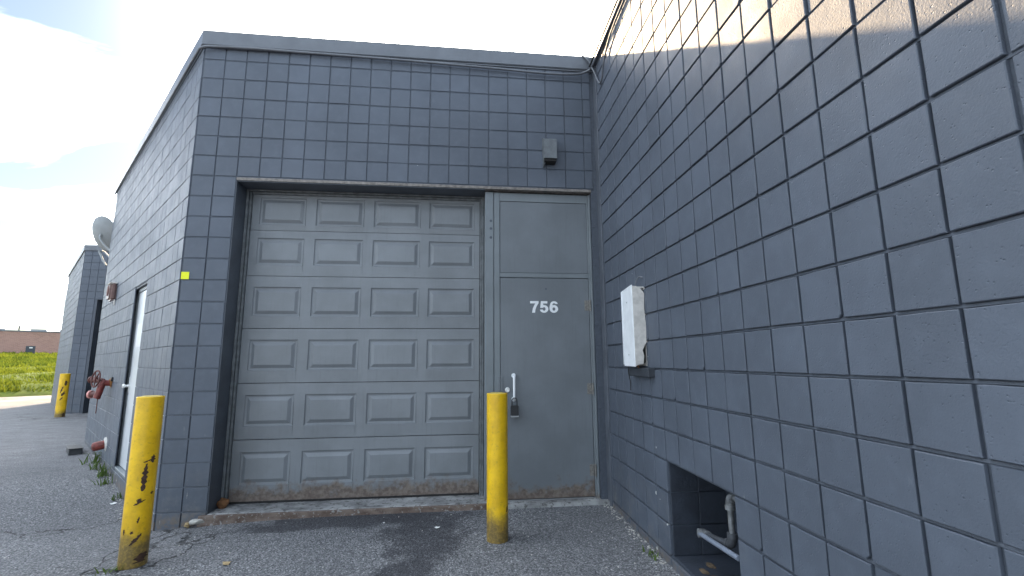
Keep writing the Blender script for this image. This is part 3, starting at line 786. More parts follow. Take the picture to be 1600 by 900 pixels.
# ------------------------------------------------------------------ right-hand block wall with the meter niche
WANG = -math.pi / 2 - math.atan(0.021)
rwall = thing("block_wall", "long slate grey painted block wall at right with low niche and sunlit top", "wall", (3.941, 0, 0), WANG)
NS0, NS1, NZ0, NZ1 = 1.375, 2.175, 0.054, 0.654
RL = 9.0
mb = MB(); wall_panel(mb, -0.2, RL, -0.35, 4.42, [(NS0, NS1, NZ0, NZ1)], 0.001, 0.2)
mb.build("backing", M_JOINT, rwall)
zr = [-0.146] + [0.054 + 0.2 * k for k in range(22)] + [4.405]
xr = [0.125] + [0.175 + 0.2 * k for k in range(int((RL - 0.175) / 0.2) + 1)]
cells = grid_cells(xr, zr, lambda a, b, c, d: a > NS0 - 0.01 and b < NS1 + 0.01 and c > NZ0 - 0.01 and d < NZ1 + 0.01)
lay_blocks(rwall, cells, 300, fine=True, rnd=11)
joints(rwall, 0.12, RL, zr[1:-1], [(NS0, NS1, NZ0 + 0.01, NZ1 - 0.01)])
cb = MB(); cb.box(-0.02, RL, -0.036, 0.24, 4.408, TOP, 0.006, 2); cb.build("coping", M_FLASH, rwall)
MB().box(-0.02, RL, -0.02, 0.02, 4.392, 4.4065).build("drip_edge", M_FLASH, rwall)
cs_ = MB(); cs_.box(0.004, 0.118, -0.019, 0.012, -0.1, 4.39, 0.003); cs_.build("corner_strip", M_STRIP, rwall)
# niche lining of blocks: far reveal, back and near reveal, roof, floor
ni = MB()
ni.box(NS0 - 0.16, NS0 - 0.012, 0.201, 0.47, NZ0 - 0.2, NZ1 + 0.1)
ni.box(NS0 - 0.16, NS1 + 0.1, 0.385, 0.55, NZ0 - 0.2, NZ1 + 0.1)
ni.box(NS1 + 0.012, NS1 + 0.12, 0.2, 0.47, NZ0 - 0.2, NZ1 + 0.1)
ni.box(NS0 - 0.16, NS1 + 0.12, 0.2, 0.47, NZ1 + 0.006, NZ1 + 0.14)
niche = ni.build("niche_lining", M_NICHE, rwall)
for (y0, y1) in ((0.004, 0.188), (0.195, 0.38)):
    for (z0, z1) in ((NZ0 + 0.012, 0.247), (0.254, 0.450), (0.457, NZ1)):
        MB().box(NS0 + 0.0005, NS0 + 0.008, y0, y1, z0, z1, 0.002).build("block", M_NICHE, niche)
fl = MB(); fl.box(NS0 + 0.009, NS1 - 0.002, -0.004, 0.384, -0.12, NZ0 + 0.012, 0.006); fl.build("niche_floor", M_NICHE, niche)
db = MB()
for k, (a, b, r_) in enumerate(((1.75, .10, .05), (1.86, .13, .06), (1.95, .09, .07), (2.04, .14, .06), (1.62, .08, .03), (2.1, .07, .04), (1.55, .16, .03))):
    db.blob((a, b, NZ0 + 0.014), r_, 60 + k, 2, (1.3, .8, .12), .3)
tag(db.build("dirt", M_DIRT, niche), kind="stuff")
# painted plinth ledge in front of the niche
MB().box(NS0 + 0.01, NS1 + 0.35, -0.0165, 0.0, -0.15, 0.046, 0.002).build("plinth", M_BLOCK, rwall)
# building mass behind the wall, mostly for its roof
bm_ = MB(); bm_.box(-9.6, RL, 0.62, 8.0, -0.2, 4.5); bm_.box(-9.6, RL, 0.205, 0.615, 3.2, 4.5); bm_.build("hidden_rear_wall", M_ROOF, rwall)

# gas pipe in the niche
RW = Matrix.Translation((3.941, 0, 0)) @ Matrix.Rotation(WANG, 4, 'Z')
def Rpt(s, out, z): return RW @ Vector((s, -out, z))
gp = thing("gas_pipe", "galvanised gas pipe with elbows and pale conduit inside the low niche", "pipe", Rpt(2.0, -0.08, 0.05), WANG)
def gpt(s, out, z): return (s - 2.0, -out - 0.08, z - 0.05)
MB().tube([gpt(2.02, -0.05, 0.57), gpt(2.02, -0.05, 0.40)], 0.0155, 12).build("riser", M_PIPE, gp, 40)
el = MB(); el.tube([gpt(2.02, -0.05, 0.545)] + [gpt(2.02 + q.x, -0.05, 0.0 + q.z) for q in arc((0, 0, 0.56), (0, 0, 0.605), (0.045, 0, 0.605), 6)], 0.022, 12)
el.tube([gpt(2.02, -0.05, 0.535), gpt(2.02, -0.05, 0.556)], 0.026, 12); el.tube([gpt(2.055, -0.05, 0.605), gpt(2.075, -0.05, 0.605)], 0.026, 12)
el.tube([gpt(2.07, -0.05, 0.605), gpt(2.165, -0.05, 0.605)], 0.0155, 12)
el.build("elbow", M_PIPE, gp, 40)
el = MB(); el.tube([gpt(2.02, -0.05, 0.415)] + [gpt(2.02 + q.x, -0.05, q.z) for q in arc((0, 0, 0.40), (0, 0, 0.352), (-0.05, 0, 0.352), 6)], 0.022, 12)
el.tube([gpt(2.02, -0.05, 0.395), gpt(2.02, -0.05, 0.42)], 0.026, 12); el.tube([gpt(1.985, -0.05, 0.352), gpt(1.965, -0.05, 0.352)], 0.026, 12)
el.build("elbow", M_PIPED, gp, 40)
MB().tube([gpt(1.97, -0.05, 0.352), gpt(1.74, -0.05, 0.315)], 0.0155, 12).build("branch", M_PIPED, gp, 40)
el = MB(); el.tube([gpt(1.76, -0.05, 0.318), gpt(1.70, -0.05, 0.309)], 0.024, 12); el.tube([gpt(1.705, -0.06, 0.31), gpt(1.70, -0.02, 0.312)], 0.025, 12)
el.build("coupling", M_PIPE, gp, 40)
MB().tube([gpt(1.70, -0.03, 0.309), gpt(2.155, 0.0, 0.350)], 0.0135, 12).build("conduit", M_PIPEL, gp, 40)

# broken white wall fixture and its bracket
wf = thing("wall_fixture", "white broken light fixture cover on dark bracket on right block wall", "light fixture", Rpt(1.05, 0, 1.56), WANG)
z0, z1 = -0.285, 0.305
cov = MB(); cov.hull([(-0.155, -0.105, z0), (0.09, -0.112, z0 - 0.004), (-0.155, -0.105, z1 + 0.0), (0.09, -0.112, z1 + 0.016), (-0.155, -0.098, z0), (0.092, -0.104, z0 - 0.004), (-0.155, -0.098, z1), (0.092, -0.104, z1 + 0.016)])
cov.build("front_cover", M_WHITE, wf)
for zz_ in (-0.2, 0.2): MB().tube([(-0.03, -0.112, zz_), (-0.03, -0.1085, zz_)], 0.006, 10).build("screw", M_LOCKTRIM, wf)
MB().hull([(-0.156, -0.112, z0 + 0.01), (-0.150, -0.112, z0 + 0.01), (-0.156, -0.1045, z1 - 0.005), (-0.150, -0.1045, z1 - 0.005), (-0.156, -0.1055, z0 + 0.01), (-0.150, -0.112, z1 - 0.005)]).build("cover_lip", M_WHITE, wf)
# ragged near side: outline with a bite out of its wall edge
out = [(0.0, z0 - 0.002), (-0.026, z0 + 0.012), (-0.060, z0 + 0.014), (-0.068, z0 + 0.075), (-0.058, z0 + 0.115), (-0.090, z0 + 0.175), (-0.094, z0 + 0.30), (-0.086, z0 + 0.43), (-0.092, z0 + 0.54), (-0.062, z1 - 0.008), (-0.03, z1 + 0.006), (0.0, z1 + 0.008)]
sm_ = MB()
a = [sm_.bm.verts.new((0.088, -0.106 - y, z)) for y, z in out]; b = [sm_.bm.verts.new((0.0935, -0.106 - y, z)) for y, z in out]
n = len(out)
for i in range(n): sm_.bm.faces.new((a[i], a[(i + 1) % n], b[(i + 1) % n], b[i]))
sm_.bm.faces.new(a); sm_.bm.faces.new(b[::-1]); sm_.build("side_cover", M_WHITE_IN, wf)
MB().box(-0.155, -0.150, -0.1045, -0.004, z0, z1, 0.001).box(-0.149, 0.087, -0.103, -0.004, z1 - 0.008, z1 + 0.004, 0.001).build("housing_edge", M_WHITE_IN, wf)
MB().box(-0.148, 0.084, -0.014, -0.001, z0 - 0.0, z1, 0.002).build("back_plate", M_WHITE_IN, wf)
MB().box(-0.13, 0.07, -0.07, -0.0145, z0 + 0.02, z1 - 0.02, 0.01).build("ballast", M_HOLLOW, wf)
MB().box(-0.20, 0.215, -0.062, -0.0005, z0 - 0.078, z0 - 0.014, 0.004).build("bracket", M_DARKBOX, wf)
MB().tube(smoothpath([(0.02, -0.055, z1 - 0.02), (0.03, -0.050, z1 + 0.05), (0.05, -0.03, z1 + 0.085), (0.075, -0.012, z1 + 0.075)]), 0.0055, 8).build("feed_cable", M_CABLE, wf, 60)
MB().tube(smoothpath([(0.03, -0.085, z0 + 0.02), (0.05, -0.08, z0 + 0.0), (0.06, -0.075, z0 + 0.012), (0.075, -0.08, z0 - 0.012)]), 0.004, 6).build("loose_wire", M_ORANGE, wf, 60)
MB().tube(smoothpath([(-0.135, -0.085, z0 + 0.01), (-0.14, -0.08, z0 - 0.06), (-0.137, -0.07, z0 - 0.13), (-0.142, -0.07, z0 - 0.19)]), 0.004, 6).build("loose_wire", M_BLACK, wf, 60)

# wall light over the 756 door
wl_ = thing("wall_light", "small grey wedge light fixture with broken base on block wall above 756 door", "light fixture", (3.425, 0, 3.47))
hood = MB()
w = 0.066
prof = [(-0.0015, 0.13), (-0.052, 0.118), (-0.098, 0.085), (-0.104, -0.118), (-0.0015, -0.135)]
a = [hood.bm.verts.new((-w, y, z)) for y, z in prof]; b = [hood.bm.verts.new((w, y, z)) for y, z in prof]
for i in range(len(prof) - 1): hood.bm.faces.new((a[i], a[i + 1], b[i + 1], b[i]))
hood.bm.faces.new(a); hood.bm.faces.new(b[::-1])
hood.bm.faces.new((a[0], b[0], b[-1], a[-1]))
hood.build("hood", M_FIX, wl_)
MB().box(-w + 0.006, w - 0.006, -0.096, -0.004, -0.150, -0.128, 0.004).build("lens_cavity", M_HOLLOW, wl_)
br = MB(); br.hull([(-w, -0.004, -0.136), (-w, -0.08, -0.130), (-w + 0.02, -0.004, -0.138), (-w + 0.03, -0.09, -0.128), (-w, -0.01, -0.185), (-w + 0.012, -0.015, -0.18)])
br.build("broken_base", M_FIX, wl_)

# ------------------------------------------------------------------ cables under the copings
c = MB()
pts = [Lpt(5.70, 0.040, 4.36), Lpt(4.0, 0.042, 4.372), Lpt(2.0, 0.042, 4.365), Lpt(0.6, 0.044, 4.375), Lpt(0.12, 0.046, 4.368), (-0.005, -0.047, 4.368), (0.13, -0.045, 4.386), (0.5, -0.044, 4.392),
       (0.97, -0.044, 4.384), (1.9, -0.044, 4.372), (2.9, -0.044, 4.345), (3.39, -0.046, 4.325), (3.72, -0.05, 4.335), (3.84, -0.07, 4.362), Rpt(0.13, 0.055, 4.385), Rpt(0.4, 0.046, 4.392), Rpt(1.2, 0.044, 4.396), Rpt(3.2, 0.044, 4.39), Rpt(8.5, 0.044, 4.39)]
tag(c.tube(smoothpath(pts, 6), 0.012, 8).build("roofline_conduit", M_CABLE, None, 60), "long grey painted conduit running under the roof edge round the building corner", "cable")
c = MB()
pts = [(3.80, -0.040, 4.575), (3.845, -0.055, 4.52), (3.885, -0.072, 4.455), Rpt(0.11, 0.06, 4.40), Rpt(0.17, 0.05, 4.30), Rpt(0.235, 0.035, 4.16), Rpt(0.30, 0.03, 4.085), Rpt(0.365, 0.03, 4.085), Rpt(0.44, 0.035, 4.17), Rpt(0.55, 0.035, 4.27), Rpt(0.75, 0.036, 4.33), Rpt(1.2, 0.036, 4.352), Rpt(3.0, 0.036, 4.36), Rpt(8.5, 0.036, 4.36)]
tag(c.tube(smoothpath(pts, 6), 0.0085, 8).build("hanging_cable", M_CABLE, None, 60), "thin grey cable dropping from the roof edge into a loop at the inner corner", "cable")
c = MB()
pts = [Rpt(0.10, 0.075, 4.40), Rpt(0.3, 0.062, 4.425), Rpt(0.6, 0.058, 4.432), Rpt(2.0, 0.057, 4.428), Rpt(5, 0.057, 4.43), Rpt(8.5, 0.057, 4.43)]
tag(c.tube(smoothpath(pts, 6), 0.009, 8).build("upper_cable", M_BLACK, None, 60), "black cable along the sunlit coping of the right block wall", "cable")

# ------------------------------------------------------------------ bollards
def mk_post(loc, label, scars, r=0.081, h=1.09, lean=(0, 0), copy_of=None):
    t = thing("bollard", label, "bollard", loc, 0, "yellow steel bollards")
    t.rotation_euler = (lean[0], lean[1], 0)
    if copy_of is None:
        mb = MB(); mb.tube([(0, 0, -0.15), (0, 0, 0.3), (0, 0, 0.7), (0, 0, h - 0.004)], r, 40, caps=False)
        mb.tube([(0, 0, h - 0.004), (0, 0, h), (0, 0, h)], [r, r - 0.003, r - 0.007], 40, caps=False)
        pipe = mb.build("steel_pipe", M_YELLOW, t, 40)
        cap = MB(); cap.tube([(0, 0, h - 0.03), (0, 0, h - 0.004), (0, 0, h + 0.004)], [r - 0.006, r - 0.006, r * 0.6], 32)
        cap.build("concrete_fill", M_CAP, t, 40)
    else:
        for ch in copy_of.children:
            if ch.name.startswith("paint_scar"): continue
            q = ch.copy(); col.objects.link(q); q.parent = t
    rr = random.Random(int(loc[0] * 100) + 5)
    for (ang, za, zb, wd, skew) in scars:
        # ragged sliver of bare rust wrapped on the pipe
        mb = MB(); n = 13; rows = []
        for k in range(n):
            tt = k / (n - 1); z = za + (zb - za) * tt; a = ang + skew * tt + rr.uniform(-.03, .03)
            hw = 1.5 * wd * (0.3 + 0.7 * math.sin(math.pi * min(1, max(0, tt * 0.9 + 0.07)))) * rr.uniform(0.4, 1.3)
            jl, jr = rr.uniform(-.25, .25), rr.uniform(-.25, .25)
            row = []
            for f in (-1 + jl, -0.4, 0.0, 0.4, 1 + jr):
                aa = a + f * hw / r * 0.5
                row.append(mb.bm.verts.new((math.cos(aa) * (r + 0.0016), math.sin(aa) * (r + 0.0016), z + rr.uniform(-.002, .002))))
            rows.append(row)
        for A_, B_ in zip(rows, rows[1:]):
            for k in range(4): mb.bm.faces.new((A_[k], A_[k + 1], B_[k + 1], B_[k]))
        mb.build("paint_scar", M_SCAR, t)
    return t
A0 = math.atan2(CAM.y + 0.85, CAM.x - 0.36)     # bearing of the street side of the left post
b1 = mk_post((0.362, -0.85, 0.0), "yellow bollard with rust scars at the corner of the side wall", [
    (A0 + 0.12, 0.47, 0.645, 0.022, 0.10), (A0 + 0.05, 0.655, 0.672, 0.018, 0.50), (A0 + 0.62, 0.648, 0.70, 0.02, 0.05), (A0 - 0.30, 0.385, 0.412, 0.022, 0.62), (A0 - 0.04, 0.40, 0.425, 0.018, 0.02),
    (A0 - 0.34, 0.135, 0.20, 0.020, 0.72), (A0 - 0.28, 0.205, 0.222, 0.014, 0.0), (A0 + 0.02, 0.27, 0.31, 0.008, 0.1), (A0 + 0.85, 0.44, 0.458, 0.014, 0.03), (A0 - 0.9, 0.20, 0.235, 0.01, 0.02), (A0 + 0.5, 0.02, 0.075, 0.07, 0.2)])
A1 = math.atan2(CAM.y + 0.76, CAM.x - 2.82)
b2 = mk_post((2.82, -0.76, -0.02), "clean yellow bollard standing in front of the 756 door post", [(A1 + 1.02, 0.225, 0.265, 0.014, 0.06)], copy_of=b1)
A2 = math.atan2(CAM.y - 8.4, CAM.x + 7.2)
b3 = mk_post((-7.17, 8.42, 0.0), "distant scraped yellow bollard beside the far block building", [(A2 + 0.3, 0.80, 0.92, 0.05, 0.05), (A2 - 0.2, 0.55, 0.66, 0.03, 0.5), (A2 - 0.4, 0.45, 0.52, 0.02, 0.4), (A2 - 0.5, 0.62, 0.78, 0.02, 0.4), (A2 + 0.6, 0.05, 0.14, 0.03, 0.1)], copy_of=b1)
b3.scale = (1.22, 1.22, 1.0)

# ------------------------------------------------------------------ things on the angled wall
SROT = PHI - math.pi / 2
sd = thing("side_door", "pale steel side door with posted notice in the angled wall", "door", (0, 0, 0), SROT)
def sl(s): return -s
MB().box(-DS1 + 0.006, -DS1 + 0.05, 0.03, 0.15, DZ0 + 0.01, DZ1 - 0.008, 0.003).box(-DS0 - 0.05, -DS0 - 0.006, 0.03, 0.15, DZ0 + 0.01, DZ1 - 0.008, 0.003).box(-DS1 + 0.051, -DS0 - 0.051, 0.03, 0.15, DZ1 - 0.05, DZ1 - 0.008, 0.003).build("door_frame", M_FRAME, sd)
lf = MB().box(-DS1 + 0.053, -DS0 - 0.053, 0.042, 0.14, DZ0 + 0.015, DZ1 - 0.053, 0.003).build("door_leaf", M_SIDE, sd)
MB().box(-DS1 + 0.25, -DS0 - 0.25, 0.0395, 0.0415, 1.52, 1.80).build("notice", M_PAPER, lf)
kb = MB(); kb.tube([(-DS1 + 0.12, 0.043, 1.05), (-DS1 + 0.12, 0.007, 1.05), (-DS1 + 0.12, -0.008, 1.05), (-DS1 + 0.12, -0.023, 1.05)], [0.02, 0.016, 0.028, 0.022], 14)
kb.box(-DS1 + 0.095, -DS1 + 0.145, 0.037, 0.0415, 0.96, 1.16, 0.002); kb.build("knob", M_CHROME, lf, 40)

si = thing("alarm_siren", "weathered brown alarm siren box high on the angled wall", "alarm", Lpt(4.25, 0, 2.40), SROT)
mb = MB(); mb.box(-0.16, 0.16, -0.095, -0.004, -0.13, 0.13, 0.03, 3); mb.build("housing", M_SIREN, si, 40)
mb = MB(); mb.tube([(0, -0.094, 0.02), (0, -0.108, 0.02)], [0.085, 0.075], 20); mb.build("horn_grille", M_REDD, si, 40)
MB().box(-0.13, 0.13, -0.10, -0.0005, 0.122, 0.148, 0.006).build("bracket", M_WHITE_IN, si)
MB().tube([(0.12, -0.02, -0.12), (0.125, -0.018, -0.20)], 0.012, 8).build("cable_stub", M_WHITE_IN, si, 40)

# red fire-hose valve: wall flange, angle body, handwheel, outlets
fv = thing("fire_valve", "rusty red hydrant valve with round handwheel on the angled wall", "valve", Lpt(3.45, 0, 1.06), SROT)
fv.scale = (0.66, 0.66, 0.80)
MB().tube([(0.0, -0.002, 0), (0.0, -0.03, 0), (0.0, -0.05, -0.005)], [0.085, 0.085, 0.055], 20).build("wall_flange", M_ORANGE, fv, 40)
mb = MB(); mb.tube([(0, -0.03, 0), (0, -0.16, 0)], 0.05, 16); mb.tube([(0, -0.12, 0.045), (0, -0.17, -0.03), (-0.01, -0.20, -0.16)], [0.045, 0.062, 0.055], 16)
mb.tube([(0, -0.16, -0.02), (-0.03, -0.22, -0.25)], [0.058, 0.062], 16); mb.build("valve_body", M_RED, fv, 40)
mb = MB(); mb.tube([(-0.02, -0.2, -0.17), (-0.22, -0.27, -0.19), (-0.25, -0.28, -0.19)], [0.042, 0.046, 0.055], 16); mb.build("lower_outlet", M_REDD, fv, 40)
mb = MB(); mb.tube([(-0.245, -0.28, -0.19), (-0.30, -0.30, -0.192), (-0.315, -0.305, -0.193)], [0.066, 0.070, 0.05], 18); mb.build("outlet_cap", M_PINK, fv, 40)
mb = MB(); mb.tube([(0.0, -0.15, 0.03), (-0.15, -0.22, 0.05), (-0.36, -0.30, 0.055)], [0.045, 0.05, 0.05], 14); mb.tube([(-0.36, -0.30, 0.055), (-0.395, -0.315, 0.055)], 0.06, 14); mb.build("upper_outlet", M_REDD, fv, 40)
# handwheel faces the street
wc = Vector((-0.02, -0.27, 0.075)); wa = Vector((0.35, -0.92, 0.12)).normalized()
mb = MB(); mb.torus(wc, wa, 0.135, 0.014, 28, 8)
ref = wa.cross(Vector((0, 0, 1))).normalized(); rf2 = wa.cross(ref)
for k in range(5):
    a = 2 * math.pi * k / 5 + 0.3
    mb.tube([wc, wc + (math.cos(a) * ref + math.sin(a) * rf2) * 0.13], [0.016, 0.010], 8)
mb.tube([wc - wa * 0.02, wc + wa * 0.025], 0.032, 14); mb.build("handwheel", M_REDD, fv, 40)
MB().tube([wc, (0, -0.12, 0.01)], 0.014, 10).build("stem", M_PIPED, fv, 40)
MB().box(-0.03, -0.012, -0.21, -0.195, -0.50, -0.24, 0.003).build("drain_strap", M_REDD, fv)
mb = MB(); mb.tube([(0.16, -0.002, 0.06), (0.16, -0.05, 0.07)], 0.035, 12); mb.build("gauge_stub", M_BLACK, fv, 40)
rp = thing("red_pipe", "short red painted pipe stub with pale collar low on the angled wall", "pipe", Lpt(3.25, 0, 0.27), SROT)
MB().tube([(0, -0.002, 0), (0, -0.022, -0.003), (0, -0.03, -0.004)], [0.095, 0.09, 0.06], 20).build("collar", M_WHITE_IN, rp, 40)
MB().tube([(0, -0.02, 0), (-0.01, -0.10, -0.015), (-0.02, -0.135, -0.025), (-0.022, -0.15, -0.028)], [0.055, 0.058, 0.055, 0.03], 18).build("pipe", M_RED, rp, 40)

# satellite dish fixed to the far end of the wall
ds = thing("satellite_dish", "pale grey oval satellite dish on bent arm behind the side wall", "satellite dish", (-4.04, 4.66, 3.70))
mb = MB(); bm = mb.bm
axis = Vector((0.10, 0.90, 0.36)).normalized()
sx = axis.cross(Vector((0, 0, 1))).normalized(); sz = sx.cross(axis)
def dish_shell(off_, flip):
    rings = []
    for i in range(8):
        f = i / 7
        rings.append([bm.verts.new(sx * (0.235 * f * math.cos(a)) + sz * (0.33 * f * math.sin(a)) + axis * (0.085 * f * f - 0.04 + off_)) for a in (2 * math.pi * k / 28 for k in range(28))] if i else [bm.verts.new(axis * (-0.04 + off_))])
    for k in range(28): bm.faces.new((rings[0][0], rings[1][k], rings[1][(k + 1) % 28]))
    for i in range(1, 7):
        for k in range(28): bm.faces.new((rings[i][k], rings[i + 1][k], rings[i + 1][(k + 1) % 28], rings[i][(k + 1) % 28]))
    return rings[-1]
ra = dish_shell(0, 0); rb = dish_shell(-0.012, 1)
for k in range(28): bm.faces.new((ra[k], ra[(k + 1) % 28], rb[(k + 1) % 28], rb[k]))
mb.build("reflector", M_DISH, ds, 50)
tip = Vector((0.34, -0.12, -0.58))
MB().tube(smoothpath([sz * -0.31 - sx * 0.10, sz * -0.36 - sx * 0.08 + axis * 0.05, tip]), 0.013, 8).build("feed_arm", M_DISH, ds, 50)
MB().tube(smoothpath([-axis * 0.05, -axis * 0.10 + Vector((0.02, 0.02, -0.08)), (0.16, -0.08, -0.30), (0.30, -0.10, -0.36)]), 0.02, 10).build("mast", M_DISH, ds, 50)
MB().tube([(-0.02, -0.02, -0.33), (0.11, -0.08, -0.52), (0.20, -0.12, -0.62)], 0.016, 8).build("brace", M_DISH, ds, 50)

# low dark drain box lying by the wall
dx = thing("drain_box", "flat black metal drain cover box on asphalt beside the weeds", "drain", (-3.18, 3.46, ground_z(-3.18, 3.46)), SROT)
MB().box(-0.22, 0.22, -0.075, 0.075, -0.05, 0.075, 0.008).build("box", M_DRAIN, dx)
MB().box(-0.23, 0.23, -0.085, 0.085, 0.0765, 0.09, 0.005).build("lid", M_DRAIN, dx)

# ------------------------------------------------------------------ far unit of the same terrace
FC = Vector((-7.72, 9.24, 0))
fb = thing("far_building", "far slate grey block unit with dark tall doorway beyond the side wall", "building", FC)
fx1 = 2.20
mb = MB(); wall_panel(mb, 0.0, fx1 + 2.0, -0.3, 4.42, [(0.46, fx1, -0.3, 3.05)]); ff = mb.build("front_wall", M_JOINT, fb)
xs3 = [0.004] + [0.2 * k + 0.2 for k in range(21)]
cells = [c for c in grid_cells(xs3, zs) if not (c[0] > 0.44 and c[0] < fx1 and c[1] < 3.05)]
def joined(parent, cells):
    bm = bmesh.new()
    for x, z, w, h in cells:
        me = block_mesh(w, h, 0, False); n0 = len(bm.verts); bm.from_mesh(me); bm.verts.ensure_lookup_table()
        for v in bm.verts[n0:]: v.co += Vector((x, 0, z))
    me = bpy.data.meshes.new("small_blocks"); bm.to_mesh(me); bm.free(); me.materials.append(M_BLOCK)
    tag(link("small_blocks", me, parent), kind='stuff')
joined(ff, cells)
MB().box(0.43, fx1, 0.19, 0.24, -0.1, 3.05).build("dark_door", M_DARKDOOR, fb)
MB().box(0.457, 0.464, 0.0, 0.19, -0.1, 3.045).build("reveal_face", M_JAMB, ff)
mb = MB(); wall_panel(mb, -LW, -0.004, -0.3, 4.42, []); fs = mb.build("side_wall", M_JOINT, fb, rot=(0, 0, SROT))
joined(fs, grid_cells(xs2, zs))
cp = MB(); cp.prism([(e_out.x, e_out.y), c_out, (fx1 + 1.9, -co), (fx1 + 1.9, 0.24), c_in, (e_in.x, e_in.y)], 4.408, TOP); cp.build("coping", M_FLASH, fb)
fbody = [(fx1 + 2.0, 0.21), (0.26, 0.21), (E_.x + 0.2, E_.y + 0.02), (-3.1, 6.6), (-4.5, 9.7), (fx1 + 2.0, 9.7)]  # unseen back outline, angled to cast the wanted shadow edge on the ground
bb = MB(); bb.prism(fbody, 3.2, 4.5); bb.build("roof", M_ROOF, fb)
rw = MB()
for p, q in (((E_.x + 0.22, E_.y + 0.03), (-3.1, 6.6)), ((-3.1, 6.6), (-4.5, 9.7)), ((-4.5, 9.7), (fx1 + 2, 9.7))):
    p, q = Vector((*p, 0)), Vector((*q, 0)); d = (q - p).normalized(); n = Vector((d.y, -d.x, 0)) * 0.1
    rw.hull([v + Vector((0, 0, z)) for v in (p, q, q + n, p + n) for z in (-0.2, 3.195)])
rw.build("hidden_rear_wall", M_BLOCK, fb)

# ------------------------------------------------------------------ grass field and the brick building beyond
QD = Vector((-0.630, 0.776, 0)); QW = Vector((0.776, 0.630, 0))
FO = Vector((CAM.x, CAM.y, 0))
def Fpt(w, d, z): return FO + QD * d + QW * w + Vector((0, 0, z))
prof = [(28.6, 0.0), (28.8, 0.10), (30.0, 0.40), (33, 0.62), (40, 0.95), (60, 1.62), (80, 2.25), (110, 3.06), (160, 3.3), (420, 4.5)]
def fz(d):
    for (a, za), (b, zb) in zip(prof, prof[1:]):
        if d <= b: return za + (zb - za) * max(0, (d - a)) / (b - a)
    return prof[-1][1]
ws = [-320, -160, -80, -45] + [-30 + 3 * k for k in range(21)] + [45, 90, 180, 320]
dsx = [28.6, 28.9, 29.1, 29.5, 30, 31, 32, 33, 35, 37, 40, 44, 48, 52, 56, 60, 66, 72, 80, 90, 100, 110, 130, 160, 240, 420]
rr = random.Random(5)
gv = []
for d in dsx:
    for w_ in ws:
        j = 0.0 if d < 29 else 0.10 * (rr.random() - 0.5)
        gv.append(Fpt(w_, d + (0.25 * math.sin(w_ * 0.9) if d < 31 else 0), fz(d) + j))
nw = len(ws)
gf = [(j * nw + i, j * nw + i + 1, (j + 1) * nw + i + 1, (j + 1) * nw + i) for j in range(len(dsx) - 1) for i in range(nw - 1)]
me = bpy.data.meshes.new("field"); me.from_pydata([tuple(v) for v in gv], [], gf); me.materials.append(M_FIELD)
me.polygons.foreach_set('use_smooth', [True] * len(me.polygons))
tag(link("field", me), kind='structure')
V, F_ = [], []
def blade(w_, d, h, wd):
    b = Fpt(w_, d, fz(d) - 0.03); a = rr.uniform(0, 6.28); tx, ty = math.cos(a) * wd, math.sin(a) * wd
    lx, ly = rr.uniform(-.5, .5) * h, rr.uniform(-.5, .5) * h
    i = len(V)
    V.extend([(b.x - tx, b.y - ty, b.z), (b.x + tx, b.y + ty, b.z), (b.x + lx + tx * .3, b.y + ly, b.z + h * rr.uniform(.6, 1)), (b.x + lx, b.y + ly, b.z + h)])
    F_.append((i, i + 1, i + 2, i + 3))
for k in range(52000):
    u = rr.random(); d = 29.0 * (112 / 29.0) ** (u ** 1.1)
    half = 0.17 * d + 2
    w_ = rr.uniform(-half, half * 0.8)
    tall = 0.05 + 0.07 * rr.random() ** 2 + (0.10 if math.sin(w_ * 1.7) * math.sin(d * 0.8 + w_) > 0.35 else 0)
    blade(w_, d, tall * (1 + d / 90), 0.006 + 0.0011 * d * rr.uniform(.5, 1.2))
me = bpy.data.meshes.new("grass"); me.from_pydata(V, [], F_); me.materials.append(M_BLADE)
tag(link("grass", me), kind='stuff')

BR = math.atan2(QW.y, QW.x)
bk = thing("brick_building", "long low brown brick building with dark door beyond the grass field", "building", Fpt(0, 110, 2.9), BR)
MB().box(-60, 60, 0.0, 25, -1.0, 3.72).build("brick_wall", M_BRICK, bk)
MB().box(-60.1, 60.1, -0.08, 25.1, 3.725, 3.93, 0.02).build("roof_edge", M_FLASH, bk)
MB().box(-1.0, 0.10, -0.05, 0.06, 0.05, 1.42, 0.01).build("door", M_DARKDOOR, bk)
MB().box(-0.62, -0.22, -0.056, -0.051, 1.05, 1.22).build("door_sign", M_PAPER, bk)
MB().box(-0.75, 1.15, 2.0, 3.4, 3.93, 4.32, 0.03).build("roof_unit", M_PIPE, bk)
MB().box(-5.2, -3.7, 2.0, 3.4, 3.93, 4.25, 0.03).build("roof_unit", M_PIPE, bk)
MB().tube([(-2.12, 1.5, 3.9), (-2.12, 1.5, 4.7)], 0.1, 10).build("vent_stack", M_DARKDOOR, bk, 40)
MB().tube([(2.85, 1.5, 3.9), (2.85, 1.5, 4.3)], 0.14, 10).build("vent_stack", M_DARKDOOR, bk, 40)

